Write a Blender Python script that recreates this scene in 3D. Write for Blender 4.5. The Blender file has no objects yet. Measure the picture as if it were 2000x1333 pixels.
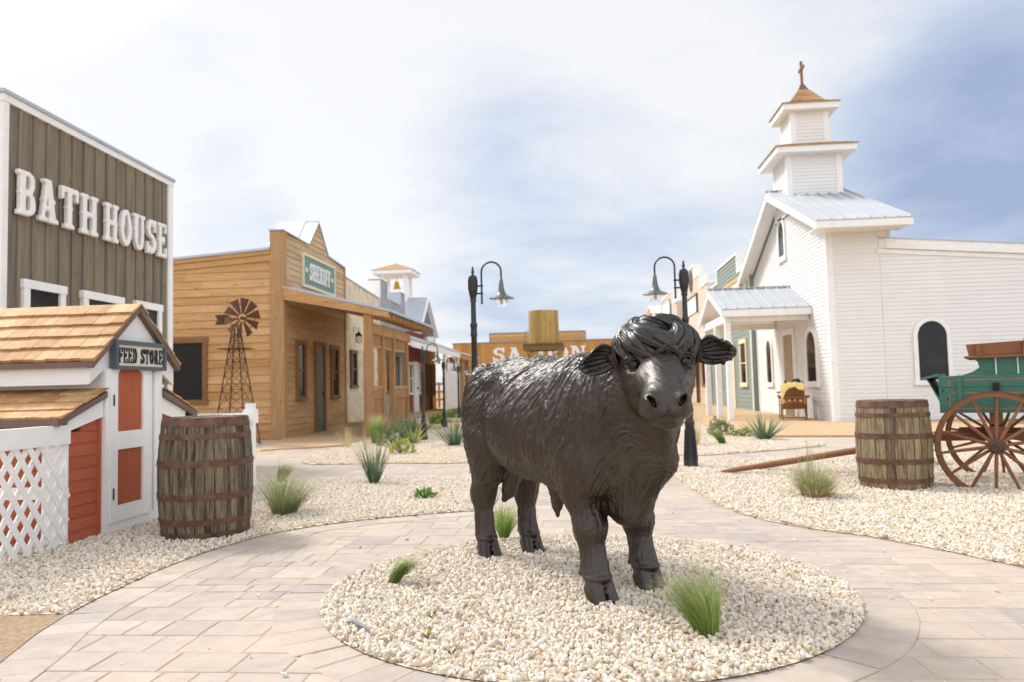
import bpy, bmesh, math, random
import numpy as np
from mathutils import Vector, Matrix
R = math.radians
rnd = random.Random(7)
sc = bpy.context.scene
col = sc.collection

# ---------------------------------------------------------------- camera
EYE = 1.1
def make_camera():
    pitch, yaw, roll = math.atan(90.5/1500), math.atan(136/1500), .025
    f = Vector((-math.sin(yaw)*math.cos(pitch), math.cos(yaw)*math.cos(pitch), math.sin(pitch)))
    r0 = Vector((math.cos(yaw), math.sin(yaw), 0)); u0 = r0.cross(f)
    r = r0*math.cos(roll)-u0*math.sin(roll); u = u0*math.cos(roll)+r0*math.sin(roll)
    cd = bpy.data.cameras.new('camera'); cam = bpy.data.objects.new('camera', cd); col.objects.link(cam)
    m = Matrix((r, u, -f)).transposed().to_4x4(); m.translation = (0, 0, EYE); cam.matrix_world = m
    cd.sensor_width = 36; cd.lens = 27; cd.clip_end = 2000
    cd.dof.use_dof = True; cd.dof.focus_distance = 3.75; cd.dof.aperture_fstop = 3.2
    sc.camera = cam
make_camera()
sc.view_settings.view_transform = 'Standard'; sc.view_settings.look = 'None'
sc.view_settings.exposure = 0.68; sc.view_settings.gamma = 1
sc.cycles.max_bounces = 6; sc.cycles.transparent_max_bounces = 12

# ---------------------------------------------------------------- sun and sky
SUN_AZ = Vector((-.86, .51)); SUN_EL = R(48)
def make_light():
    ld = bpy.data.lights.new('sun', 'SUN'); ld.energy = 1.5; ld.angle = R(8.0); ld.color = (1, .95, .87)
    o = bpy.data.objects.new('sun', ld); col.objects.link(o)
    d = Vector((SUN_AZ.x*math.cos(SUN_EL), SUN_AZ.y*math.cos(SUN_EL), math.sin(SUN_EL)))
    o.rotation_euler = d.to_track_quat('Z', 'Y').to_euler(); o.location = (-20, 12, 22)
    w = bpy.data.worlds.new('World'); sc.world = w; w.use_nodes = True
    nt = w.node_tree; nt.nodes.clear(); N = nt.nodes.new; L = nt.links.new
    out = N('ShaderNodeOutputWorld'); mix = N('ShaderNodeMixShader')
    b1 = N('ShaderNodeBackground'); b1.inputs[1].default_value = .12
    sky = N('ShaderNodeTexSky'); sky.sky_type = 'NISHITA'; sky.sun_disc = False
    sky.sun_elevation = SUN_EL; sky.sun_rotation = math.atan2(SUN_AZ.x, SUN_AZ.y)
    L(sky.outputs[0], b1.inputs[0])
    # cloud deck: noise laid over the dome
    tc = N('ShaderNodeTexCoord'); sp = N('ShaderNodeSeparateXYZ'); L(tc.outputs['Generated'], sp.inputs[0])
    def math_(op, a, b=None):
        n = N('ShaderNodeMath'); n.operation = op
        for i, v in enumerate((a, b)):
            if v is None: continue
            if isinstance(v, (int, float)): n.inputs[i].default_value = v
            else: L(v, n.inputs[i])
        return n.outputs[0]
    zz = math_('ADD', math_('MAXIMUM', sp.outputs[2], 0.0), .16)
    cx = math_('DIVIDE', sp.outputs[0], zz); cy = math_('DIVIDE', sp.outputs[1], zz)
    cb = N('ShaderNodeCombineXYZ'); L(cx, cb.inputs[0]); L(cy, cb.inputs[1]); cb.inputs[2].default_value = 3.7
    def noise(scale, det, rough, vec=cb.outputs[0], dist=0):
        n = N('ShaderNodeTexNoise'); n.inputs['Scale'].default_value = scale; n.inputs['Detail'].default_value = det
        n.inputs['Roughness'].default_value = rough; n.inputs['Distortion'].default_value = dist; L(vec, n.inputs['Vector']); return n.outputs[0]
    def blob(d, r0, r1):   # soft darker or thinner patch of the deck around a direction
        n = N('ShaderNodeVectorMath'); n.operation = 'DOT_PRODUCT'; L(tc.outputs['Generated'], n.inputs[0])
        n.inputs[1].default_value = Vector(d).normalized()
        m = N('ShaderNodeMapRange'); m.interpolation_type = 'SMOOTHSTEP'; L(n.outputs['Value'], m.inputs[0])
        m.inputs[1].default_value = math.cos(R(r0)); m.inputs[2].default_value = math.cos(R(r1)); return m.outputs[0]
    n1 = noise(.55, 6, .55, dist=.4); n2 = noise(1.7, 6, .58, dist=.3)
    east = N('ShaderNodeMapRange'); east.interpolation_type = 'SMOOTHSTEP'; L(sp.outputs[0], east.inputs[0])
    east.inputs[1].default_value = -.55; east.inputs[2].default_value = .55
    t = math_('ADD', math_('MULTIPLY', math_('SUBTRACT', n1, .44), 1.25), math_('MULTIPLY', math_('SUBTRACT', n2, .5), 1.0))
    t = math_('ADD', t, math_('MULTIPLY', east.outputs[0], .20))
    t = math_('ADD', t, math_('MULTIPLY', blob((.50, .83, .26), 12, 2), .34))
    t = math_('ADD', t, math_('MULTIPLY', blob((.41, .88, .24), 10, 2), .36))
    t = math_('ADD', t, math_('MULTIPLY', blob((-.03, .98, .20), 14, 3), .26))
    t = math_('ADD', t, math_('MULTIPLY', blob((-.42, .88, .235), 6, 1), .26))
    t = math_('SUBTRACT', t, math_('MULTIPLY', blob((-.5, .8, .45), 26, 6), .30))
    t = math_('SUBTRACT', t, math_('MULTIPLY', blob((.1, .93, .36), 12, 3), .22))
    cr = N('ShaderNodeValToRGB'); L(t, cr.inputs[0]); e = cr.color_ramp.elements
    e[0].position = 0.0; e[0].color = (1.0, .995, .985, 1); e[1].position = .92; e[1].color = (.38, .46, .66, 1)
    x = e.new(.26); x.color = (.85, .88, .94, 1); x = e.new(.55); x.color = (.60, .68, .84, 1)
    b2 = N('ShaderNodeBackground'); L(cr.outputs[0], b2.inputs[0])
    back = N('ShaderNodeMapRange'); back.interpolation_type = 'SMOOTHSTEP'; L(math_('SUBTRACT', math_('MULTIPLY', sp.outputs[0], .5), math_('MULTIPLY', sp.outputs[1], .86)), back.inputs[0])   # added fill light: unseen sky brightened behind and right of the photographer
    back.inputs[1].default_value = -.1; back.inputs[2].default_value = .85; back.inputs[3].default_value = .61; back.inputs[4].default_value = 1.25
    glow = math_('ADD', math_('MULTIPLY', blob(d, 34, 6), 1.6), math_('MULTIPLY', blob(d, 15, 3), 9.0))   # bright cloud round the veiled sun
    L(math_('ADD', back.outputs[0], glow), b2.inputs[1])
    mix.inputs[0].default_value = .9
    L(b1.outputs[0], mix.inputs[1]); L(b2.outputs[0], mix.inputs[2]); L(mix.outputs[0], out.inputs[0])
make_light()
# ---------------------------------------------------------------- helpers
def tag(o, label=None, cat=None, group=None, kind=None):
    if label: o['label'] = label
    if cat: o['category'] = cat
    if group: o['group'] = group
    if kind: o['kind'] = kind
    return o
def thing(name, label, cat, loc=(0, 0, 0), rz=0, group=None):
    o = bpy.data.objects.new(name, None); col.objects.link(o)
    o.location = loc; o.rotation_euler = (0, 0, rz); o.empty_display_size = .1
    return tag(o, label, cat, group)
def children(o): return [c for c in bpy.data.objects if c.parent == o]
def copy_tree(o, parent=None, label=None, loc=None, rz=None):
    c = o.copy(); col.objects.link(c)
    if parent: c.parent = parent
    for ch in children(o): copy_tree(ch, c)
    if label: c['label'] = label
    if loc is not None: c.location = loc
    if rz is not None: c.rotation_euler = (0, 0, rz)
    return c

class MB:
    def __init__(s): s.v = []; s.f = []
    def add(s, vs, fs):
        b = len(s.v); s.v += [tuple(v) for v in vs]; s.f += [tuple(i+b for i in f) for f in fs]; return s
    def hexa(s, p):  # 8 points: bottom 4 ccw, top 4 ccw
        return s.add(p, [(3,2,1,0),(4,5,6,7),(0,1,5,4),(1,2,6,5),(2,3,7,6),(3,0,4,7)])
    def box(s, x0, x1, y0, y1, z0, z1):
        return s.hexa([(x0,y0,z0),(x1,y0,z0),(x1,y1,z0),(x0,y1,z0),(x0,y0,z1),(x1,y0,z1),(x1,y1,z1),(x0,y1,z1)])
    def bar(s, a, b, w, h, up=(0,0,1), w2=None, h2=None):  # rectangular bar from a to b
        a = Vector(a); b = Vector(b); d = (b-a).normalized(); up = Vector(up)
        sx = d.cross(up)
        if sx.length < 1e-4: sx = d.cross(Vector((1,0,0)))
        sx.normalize(); uz = sx.cross(d); w2 = w if w2 is None else w2; h2 = h if h2 is None else h2
        q = lambda c, w, h: [c-sx*w/2-uz*h/2, c+sx*w/2-uz*h/2, c+sx*w/2+uz*h/2, c-sx*w/2+uz*h/2]
        p = q(a, w, h)+q(b, w2, h2)
        return s.add(p, [(0,1,2,3),(7,6,5,4),(4,5,1,0),(5,6,2,1),(6,7,3,2),(7,4,0,3)])
    def tube(s, pts, rad, n=10, caps=True):
        pts = [Vector(p) for p in pts]; k = len(pts); rad = rad if hasattr(rad, '__len__') else [rad]*k
        ref = None; rings = []
        for i, p in enumerate(pts):
            d = (pts[min(i+1,k-1)]-pts[max(i-1,0)]).normalized()
            if ref is None: ref = d.orthogonal().normalized()
            ref = (ref-d*ref.dot(d)).normalized(); bt = d.cross(ref)
            rings.append([p+(ref*math.cos(2*math.pi*j/n)+bt*math.sin(2*math.pi*j/n))*rad[i] for j in range(n)])
        vs = [v for r in rings for v in r]; fs = []
        for i in range(k-1):
            for j in range(n): a=i*n+j; b=i*n+(j+1)%n; fs.append((a,b,b+n,a+n))
        if caps: fs += [tuple(range(n))[::-1], tuple(range((k-1)*n, k*n))]
        return s.add(vs, fs)
    def lathe(s, prof, n=24, c=(0,0,0)):  # prof: (r,z) from bottom to top about z axis
        vs = []; fs = []; k = len(prof)
        for r, z in prof:
            for j in range(n): a=2*math.pi*j/n; vs.append((c[0]+r*math.cos(a), c[1]+r*math.sin(a), c[2]+z))
        for i in range(k-1):
            for j in range(n): a=i*n+j; b=i*n+(j+1)%n; fs.append((a,b,b+n,a+n))
        if prof[0][0] > 1e-4: fs.append(tuple(range(n))[::-1])
        if prof[-1][0] > 1e-4: fs.append(tuple(range((k-1)*n, k*n)))
        return s.add(vs, fs)
    def prism(s, poly, fn, d0, d1):  # 2D polygon, fn(u,w,d)->xyz, from depth d0 to d1 (front)
        n = len(poly); vs = [fn(u,w,d0) for u,w in poly]+[fn(u,w,d1) for u,w in poly]
        fs = [tuple(range(n))[::-1], tuple(range(n,2*n))]+[(i,(i+1)%n,(i+1)%n+n,i+n) for i in range(n)]
        return s.add(vs, fs)
    def build(s, name, m, parent=None, smooth=False, bevel=0, fix=True, loc=None, auto=None):
        me = bpy.data.meshes.new(name); me.from_pydata(s.v, [], s.f)
        if fix:
            b = bmesh.new(); b.from_mesh(me); bmesh.ops.recalc_face_normals(b, faces=b.faces); b.to_mesh(me); b.free()
        me.materials.append(m)
        if smooth:
            me.polygons.foreach_set('use_smooth', [True]*len(me.polygons))
            if auto: me.set_sharp_from_angle(angle=R(auto))
        me.update()
        o = bpy.data.objects.new(name, me); col.objects.link(o)
        if loc: o.location = loc
        if parent is not None:
            o.parent = parent
        if bevel:
            md = o.modifiers.new('bevel', 'BEVEL'); md.width = bevel; md.segments = 1; md.limit_method = 'ANGLE'
        return o
def wpart(mb, name, m, root, **k):   # a part whose mesh is in world coordinates, under a root placed at root.location
    o = mb.build(name, m, root, **k)
    M = Matrix.Identity(4); p = root
    while p is not None:
        M = Matrix.Translation(p.location) @ M if p.type == 'EMPTY' else M
        p = p.parent
    o.matrix_parent_inverse = M.inverted() if root.type == 'EMPTY' else Matrix.Identity(4)
    return o

# ---------------------------------------------------------------- materials
class NT:
    def __init__(s, name):
        s.m = bpy.data.materials.new(name); s.m.use_nodes = True; s.t = s.m.node_tree
        s.p = s.t.nodes['Principled BSDF']; s.c = s.n('ShaderNodeTexCoord')
    def n(s, k, **kw):
        x = s.t.nodes.new(k)
        for a, v in kw.items(): setattr(x, a, v)
        return x
    def l(s, a, b): s.t.links.new(a, b)
    def val(s, sock, v):
        if isinstance(v, (int, float, tuple, list, Vector)): sock.default_value = v
        else: s.l(v, sock)
    def math(s, op, a, b=0.0, clamp=False):
        x = s.n('ShaderNodeMath', operation=op, use_clamp=clamp); s.val(x.inputs[0], a); s.val(x.inputs[1], b); return x.outputs[0]
    def mapping(s, vec, scale=(1,1,1), loc=None):
        x = s.n('ShaderNodeMapping'); s.l(vec, x.inputs[0]); s.val(x.inputs['Scale'], scale)
        if loc is not None: s.val(x.inputs['Location'], loc)
        return x.outputs[0]
    def noise(s, vec, scale, det=3, rough=.55, dist=0, w=None):
        x = s.n('ShaderNodeTexNoise'); x.inputs['Scale'].default_value = scale; x.inputs['Detail'].default_value = det
        x.inputs['Roughness'].default_value = rough; x.inputs['Distortion'].default_value = dist
        if w is not None: x.noise_dimensions = '4D'; s.val(x.inputs['W'], w)
        s.l(vec, x.inputs['Vector']); return x.outputs[0]
    def ramp(s, f, stops):
        x = s.n('ShaderNodeValToRGB'); s.l(f, x.inputs[0]); e = x.color_ramp.elements
        while len(e) < len(stops): e.new(.5)
        for i, (p, c) in enumerate(stops): e[i].position = p; e[i].color = (*c, 1) if len(c) == 3 else c
        return x.outputs[0]
    def mix(s, f, a, b, mode='MIX'):
        x = s.n('ShaderNodeMix', data_type='RGBA', blend_type=mode); s.val(x.inputs[0], f)
        for k, v in ((6, a), (7, b)): s.val(x.inputs[k], (*v, 1) if isinstance(v, tuple) and len(v) == 3 else v)
        return x.outputs[2]
    def bump(s, h, dist=.01, strength=1.0):
        x = s.n('ShaderNodeBump'); x.inputs['Strength'].default_value = strength; x.inputs['Distance'].default_value = dist
        s.l(h, x.inputs['Height']); s.l(x.outputs[0], s.p.inputs['Normal'])
    def island(s): return s.n('ShaderNodeNewGeometry').outputs['Random Per Island']
    def set(s, color=None, rough=None, metal=None, spec=None):
        for k, v in (('Base Color', color), ('Roughness', rough), ('Metallic', metal), ('Specular IOR Level', spec)):
            if v is None: continue
            s.val(s.p.inputs[k], (*v, 1) if isinstance(v, tuple) and len(v) == 3 else v)
        return s.m

def plain(name, c, rough=.6, metal=0, vary=.12, scale=6, spec=.4, bump=0):
    t = NT(name); f = t.noise(t.c.outputs['Object'], scale, 5, .6)
    a = tuple(x*(1-vary) for x in c); b = tuple(min(1, x*(1+vary)) for x in c)
    m = t.set(t.ramp(f, [(.3, a), (.7, b)]), rough, metal, spec)
    if bump: t.bump(t.noise(t.c.outputs['Object'], scale*12, 4, .6), bump)
    return m
def wood(name, cols, axis=0, rough=.75, knots=True, grain=1.0, vary=.25, streak=None, bump=.002):
    """boards: one colour per board (island), grain along axis, knots"""
    t = NT(name); isl = t.island(); obj = t.c.outputs['Object']
    sca = [22, 22, 22]; sca[axis] = 1.1
    off = t.n('ShaderNodeCombineXYZ'); 
    for i in range(3): t.l(t.math('MULTIPLY', isl, 37.0+11*i), off.inputs[i])
    v = t.n('ShaderNodeVectorMath', operation='ADD'); t.l(obj, v.inputs[0]); t.l(off.outputs[0], v.inputs[1])
    g = t.noise(t.mapping(v.outputs[0], sca), 1.6, 5, .62, .35)
    base = t.ramp(isl, [(i/(len(cols)-1), c) for i, c in enumerate(cols)])
    dark = t.mix(1.0, base, tuple([.52]*3), 'MULTIPLY')
    gr = t.ramp(g, [(.36, (1,1,1)), (.64, (0,0,0))])
    c = t.mix(t.math('MULTIPLY', gr, .55*grain), base, dark)
    big = t.noise(v.outputs[0], 1.7, 3, .5); c = t.mix(t.math('MULTIPLY', big, vary), c, t.mix(1.0, c, (.6,.55,.5), 'MULTIPLY'))
    if knots:
        sk = [5.5]*3; sk[axis] = 2.6
        vo = t.n('ShaderNodeTexVoronoi'); vo.inputs['Scale'].default_value = 1.0; t.l(t.mapping(v.outputs[0], sk), vo.inputs['Vector'])
        k = t.ramp(vo.outputs['Distance'], [(.05, (1,1,1)), (.13, (0,0,0))])
        c = t.mix(t.math('MULTIPLY', k, .75), c, (.12,.05,.018))
    if streak:
        ss = [9]*3; ss[axis] = .9
        st = t.ramp(t.noise(t.mapping(v.outputs[0], ss), 1.0, 4, .65), [(.5, (0,0,0)), (.68, (1,1,1))])
        c = t.mix(t.math('MULTIPLY', st, .85), c, streak)
    m = t.set(c, rough, 0, .3)
    t.bump(g, bump)
    return m
def painted(name, c, axis=0, rough=.55, grime=.1):
    t = NT(name); isl = t.island(); obj = t.c.outputs['Object']
    sca = [14]*3; sca[axis] = .8
    g = t.noise(t.mapping(obj, sca), 1.5, 5, .6); big = t.noise(obj, 2.2, 4, .6)
    a = tuple(x*(1-grime*2.2) for x in c)
    f = t.math('ADD', t.math('MULTIPLY', t.math('SUBTRACT', g, .35), .8), t.math('MULTIPLY', t.math('SUBTRACT', big, .45), .9), True)
    cc = t.mix(f, c, a); cc = t.mix(t.math('MULTIPLY', isl, grime), cc, a)
    m = t.set(cc, rough, 0, .35); t.bump(g, .0012); return m
def metal_mat(name, c, rough=.4, metal=.9, vary=.15, scale=5):
    return plain(name, c, rough, metal, vary, scale, .5)
def glassy(name, c=(.012,.013,.014), rough=.06):
    t = NT(name); f = t.noise(t.c.outputs['Object'], 3, 2); return t.set(t.ramp(f, [(.3, c), (.7, tuple(x*1.8 for x in c))]), rough, 0, .22)

M = {}
M['white'] = painted('white_paint', (.755,.745,.73), 0, grime=.07)
M['whitey'] = painted('white_paint_along_street', (.72,.705,.68), 1, grime=.07)
M['white_plain'] = plain('white_trim_paint', (.80,.79,.77), .5, vary=.05)
M['letter'] = plain('letter_white', (.78,.76,.73), .5, vary=.03)
M['galv'] = metal_mat('galvanised_metal', (.43,.47,.53), .5, .3, .08, 2)
M['roofmetal'] = plain('white_roof_metal', (.43,.45,.475), .45, .1, .06, 1.5)
M['bath'] = wood('weathered_grey_boards', [(.19,.155,.112),(.27,.22,.15),(.22,.19,.15),(.29,.235,.16)], 2, grain=1.0, knots=True, streak=(.115,.108,.10))
M['cedar'] = wood('cedar_siding', [(.62,.355,.15),(.72,.46,.225),(.55,.30,.115),(.67,.405,.185),(.58,.33,.135)], 0, vary=.35)
M['cedary'] = wood('cedar_siding_along_street', [(.52,.31,.145),(.60,.39,.20),(.48,.275,.12),(.56,.35,.165)], 1, vary=.35)
M['cedarpale'] = wood('pale_cedar_siding', [(.60,.42,.25),(.68,.50,.31),(.55,.37,.21)], 1, vary=.3)
M['cedarz'] = wood('cedar_posts', [(.45,.25,.11),(.52,.31,.15),(.40,.215,.09)], 2, vary=.3)
M['brownw'] = wood('brown_frames', [(.24,.115,.05),(.29,.15,.07)], 2, vary=.3, knots=False)
M['orangez'] = wood('orange_boards', [(.56,.27,.07),(.65,.33,.095),(.48,.22,.055)], 2, vary=.2)
M['shingle'] = wood('cedar_shingles', [(.46,.26,.12),(.54,.34,.175),(.38,.20,.085),(.58,.39,.21),(.49,.28,.125)], 1, knots=False, vary=.35, grain=1.2)
M['red'] = wood('red_stained_boards', [(.38,.085,.04),(.45,.105,.05),(.40,.09,.042)], 0, knots=True, vary=.25, grain=.6)
M['redz'] = wood('red_stained_door', [(.42,.10,.042),(.50,.125,.055),(.39,.088,.038)], 2, knots=True, vary=.3, grain=.9)
M['redy'] = wood('red_siding', [(.24,.06,.048),(.28,.07,.054)], 1, knots=False, grain=.3)
M['brown_trim'] = plain('brown_metal_trim', (.15,.098,.078), .5, .1, .1)
M['slate'] = plain('slate_blue_frame', (.075,.095,.115), .5, vary=.12)
M['black'] = plain('black_paint', (.012,.012,.013), .35, 0, .2, 8, .5)
M['blackletter'] = plain('black_letter', (.014,.014,.016), .5)
M['pane'] = glassy('dark_pane')
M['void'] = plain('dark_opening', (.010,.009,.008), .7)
M['rust'] = plain('rusty_steel', (.115,.055,.036), .7, .25, .35, 18, .3)
M['hoop'] = plain('rusty_hoops', (.135,.070,.050), .62, .35, .45, 14, .35)
M['stucco'] = None
M['green'] = painted('sage_green_siding', (.235,.27,.235), 1, .6, .08)
M['sagesign'] = plain('sage_sign', (.155,.25,.195), .6, vary=.08)
M['creamframe'] = plain('cream_frame', (.70,.62,.42), .6, vary=.06)
M['gold'] = plain('gold_frame', (.60,.36,.12), .6, vary=.15)
M['brass'] = plain('brass_bell', (.75,.50,.10), .3, .9, .15)
M['treated'] = wood('treated_timber', [(.43,.27,.085),(.52,.34,.12),(.37,.23,.07),(.47,.31,.10)], 2, vary=.3)
M['treateddark'] = wood('dark_treated_timber', [(.23,.14,.055),(.27,.17,.07)], 0, vary=.3)
M['wagongreen'] = wood('wagon_green_paint', [(.050,.165,.125),(.062,.19,.145)], 0, knots=False, grain=.45, vary=.35, rough=.5)
M['wagonrust'] = wood('wagon_brown_wood', [(.24,.10,.052),(.28,.125,.065)], 0, knots=False, grain=.8, vary=.3)
M['wagonstripe'] = plain('wagon_orange_stripe', (.34,.14,.055), .6, vary=.2, scale=30)
M['hub'] = plain('hub_iron', (.03,.022,.018), .45, .5)
M['glass'] = None
def more_mats():
    t = NT('stucco'); o = t.c.outputs['Object']; n = t.noise(o, 3.2, 6, .65); 
    f = t.ramp(n, [(.40,(.72,.655,.53)),(.55,(.66,.55,.40)),(.68,(.50,.34,.19))]); t.set(f, .85, 0, .2); t.bump(t.noise(o, 24, 5, .6), .01); M['stucco'] = t.m
    t = NT('lamp_glass'); p = t.p; p.inputs['Transmission Weight'].default_value = 1; p.inputs['Roughness'].default_value = .02; p.inputs['IOR'].default_value = 1.12
    t.set((.95,.97,.97)); M['glass'] = t.m
    for nm_, key_, dk_, s0_, s1_ in (('barrel_staves','stave',1.0,.53,.64),('dark_barrel_staves','stavedark',.72,.47,.60)):
        t = NT(nm_); isl = t.island(); o = t.c.outputs['Object']
        off = t.n('ShaderNodeCombineXYZ'); t.l(t.math('MULTIPLY', isl, 41.0), off.inputs[0]); t.l(t.math('MULTIPLY', isl, 23.0), off.inputs[2])
        v = t.n('ShaderNodeVectorMath', operation='ADD'); t.l(o, v.inputs[0]); t.l(off.outputs[0], v.inputs[1])
        g = t.noise(t.mapping(v.outputs[0], (45,45,3.2)), 1.3, 5, .65, .3)
        base = t.ramp(isl, [(p_, tuple(v_*dk_ for v_ in c_)) for p_, c_ in ((0,(.27,.21,.125)),(.3,(.35,.275,.165)),(.55,(.21,.165,.105)),(.8,(.38,.30,.185)),(1,(.25,.195,.125)))])
        c = t.mix(t.ramp(g, [(.4,(0,0,0)),(.65,(1,1,1))]), base, t.mix(1.0, base, (.45,.42,.39), 'MULTIPLY'))
        st = t.ramp(t.noise(t.mapping(v.outputs[0], (16,16,1.6)), 1.0, 5, .7), [(s0_,(0,0,0)),(s1_,(1,1,1))])
        c = t.mix(t.math('MULTIPLY', st, .85), c, (.026,.020,.016))
        rs = t.ramp(t.noise(t.mapping(v.outputs[0], (12,12,3)), 1.3, 4, .6), [(.63,(0,0,0)),(.72,(1,1,1))])
        c = t.mix(t.math('MULTIPLY', rs, .5), c, (.22,.10,.04))
        t.set(c, .75, 0, .25); t.bump(g, .004); M[key_] = t.m
    t = NT('corrugated'); o = t.c.outputs['Object']; t.set(t.ramp(t.noise(o, 2, 4), [(.3,(.36,.37,.38)),(.7,(.5,.51,.52))]), .4, .5, .5); M['corr'] = t.m
    t = NT('brickwork'); o = t.c.outputs['Object']
    b = t.n('ShaderNodeTexBrick'); mp = t.n('ShaderNodeMapping'); mp.inputs['Rotation'].default_value = (R(90), 0, R(90)); t.l(o, mp.inputs[0]); t.l(mp.outputs[0], b.inputs[0])
    b.inputs['Scale'].default_value = 4; b.inputs['Color1'].default_value = (.62,.46,.33,1); b.inputs['Color2'].default_value = (.72,.57,.43,1); b.inputs['Mortar'].default_value = (.75,.68,.58,1)
    t.set(b.outputs[0], .8, 0, .2); M['brick'] = t.m
more_mats()

# ---------------------------------------------------------------- walls
def interp(prof, s):
    for (a, za), (b, zb) in zip(prof, prof[1:]):
        if a <= s <= b: return za if b == a else za+(zb-za)*(s-a)/(b-a)
    return prof[-1][1] if s > prof[-1][0] else prof[0][1]
def above(prof, z):
    """s-intervals where the profile top is above z"""
    out = []; cur = prof[0][0] if prof[0][1] > z else None
    for (a, za), (b, zb) in zip(prof, prof[1:]):
        if za > z >= zb and b > a: out.append((cur, a+(b-a)*(za-z)/(za-zb))); cur = None
        elif za > z >= zb: out.append((cur, a)); cur = None
        elif za <= z < zb: cur = a+(b-a)*(z-za)/(zb-za) if b > a else a
    if cur is not None: out.append((cur, prof[-1][0]))
    return [(a, b) for a, b in out if b-a > .01]
def frame(kind, c):
    """wall frame: fn(s, z, d): kind 'x' wall faces +X at X=c (s=Y); '-x' faces -X; '-y' faces camera at Y=c (s=X)"""
    if kind == 'x': return lambda s, z, d: (c+d, s, z)
    if kind == '-x': return lambda s, z, d: (c-d, s, z)
    return lambda s, z, d: (s, c-d, z)
def lap(mb, fn, prof, z0, h, tb=.022, tt=.006, joints=(2.2, 4.5), rr=None):
    """lapped horizontal boards under a profile"""
    rr = rr or random.Random(len(mb.v)+5); z = z0; zmax = max(p[1] for p in prof)
    while z < zmax-.005:
        za, zb = z, min(z+h, zmax-.0005); A = above(prof, za+1e-4); B = above(prof, zb-1e-4)
        for a0, a1 in A:
            m = [(b0, b1) for b0, b1 in B if b0 < a1 and b1 > a0]
            if not m: m = [((a0+a1)/2-.003, (a0+a1)/2+.003)]
            for k, (b0, b1) in enumerate(m):
                c0, c1 = (a0, a1) if len(m) == 1 else (max(a0, b0), min(a1, b1))
                cuts = [0.0]; L = c1-c0; p = rr.uniform(.3, joints[1])
                while p < L-.4: cuts.append(p/L); p += rr.uniform(*joints)
                cuts.append(1.0)
                for u, w in zip(cuts, cuts[1:]):
                    g = .0015 if u > 0 else 0
                    lo = (c0+L*u+g, c0+L*w); hi = (b0+(b1-b0)*u+g, b0+(b1-b0)*w)
                    mb.hexa([fn(lo[0],za,0),fn(lo[1],za,0),fn(lo[1],za,tb),fn(lo[0],za,tb),fn(hi[0],zb,0),fn(hi[1],zb,0),fn(hi[1],zb,tt),fn(hi[0],zb,tt)])
        z += h
    return mb
def vboards(mb, fn, prof, z0, w, t=.02, gap=.004, batten=None):
    s = prof[0][0]; e = prof[-1][0]; k = 0
    while s < e-.01:
        a, b = s+gap/2, min(s+w, e)-gap/2
        za, zb = interp(prof, a), interp(prof, b)
        mb.hexa([fn(a,z0,0),fn(b,z0,0),fn(b,z0,t),fn(a,z0,t),fn(a,za,0),fn(b,zb,0),fn(b,zb,t),fn(a,za,t)])
        if batten and s > prof[0][0]+.05:
            bw = batten; a, b = s-bw/2, s+bw/2; za, zb = interp(prof, a), interp(prof, b)
            mb.hexa([fn(a,z0,t-.001),fn(b,z0,t-.001),fn(b,z0,t+.022),fn(a,z0,t+.022),fn(a,za-.001,t-.001),fn(b,zb-.001,t-.001),fn(b,zb-.001,t+.022),fn(a,za-.001,t+.022)])
        s += w
    return mb
def fbox(mb, fn, s0, s1, z0, z1, d0, d1):
    return mb.hexa([fn(s0,z0,d0),fn(s1,z0,d0),fn(s1,z0,d1),fn(s0,z0,d1),fn(s0,z1,d0),fn(s1,z1,d0),fn(s1,z1,d1),fn(s0,z1,d1)])
def cap(mb, fn, prof, d0, d1, h=.05):
    """metal or timber capping along a profile"""
    for (a, za), (b, zb) in zip(prof, prof[1:]):
        if abs(b-a) < 1e-6:
            lo, hi = min(za, zb), max(za, zb); fbox(mb, fn, a-h/2, a+h/2, lo-.002, hi-.002, d0+.002, d1-.002)
        else:
            mb.hexa([fn(a-.01,za,d0),fn(b+.01,zb,d0),fn(b+.01,zb,d1),fn(a-.01,za,d1),fn(a-.01,za+h,d0),fn(b+.01,zb+h,d0),fn(b+.01,zb+h,d1),fn(a-.01,za+h,d1)])
    return mb
def window(root, fn, s0, s1, z0, z1, mf, fw=.09, name='window', pane=None, d=.07, cross=True, sill=True, pd=.03):
    """rectangular window: frame with a pane as sub-part; outer size given"""
    mb = MB()
    fbox(mb, fn, s0, s0+fw, z0, z1, 0, d); fbox(mb, fn, s1-fw, s1, z0, z1, 0, d)
    fbox(mb, fn, s0-.02, s1+.02, z1-fw, z1+.003, 0, d+.008); fbox(mb, fn, s0-.02 if sill else s0, s1+.02 if sill else s1, z0-.003, z0+fw, 0, d+(.02 if sill else .002))
    if cross: zm = (z0+z1)/2; fbox(mb, fn, s0+fw, s1-fw, zm-.02, zm+.02, pd, pd+.025)
    f = wpart(mb, name, mf, root)
    p = MB(); fbox(p, fn, s0+fw*.9, s1-fw*.9, z0+fw*.9, z1-fw*.9, .004, pd)
    o = p.build('pane', pane or M['pane'], f)
    return f
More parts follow.
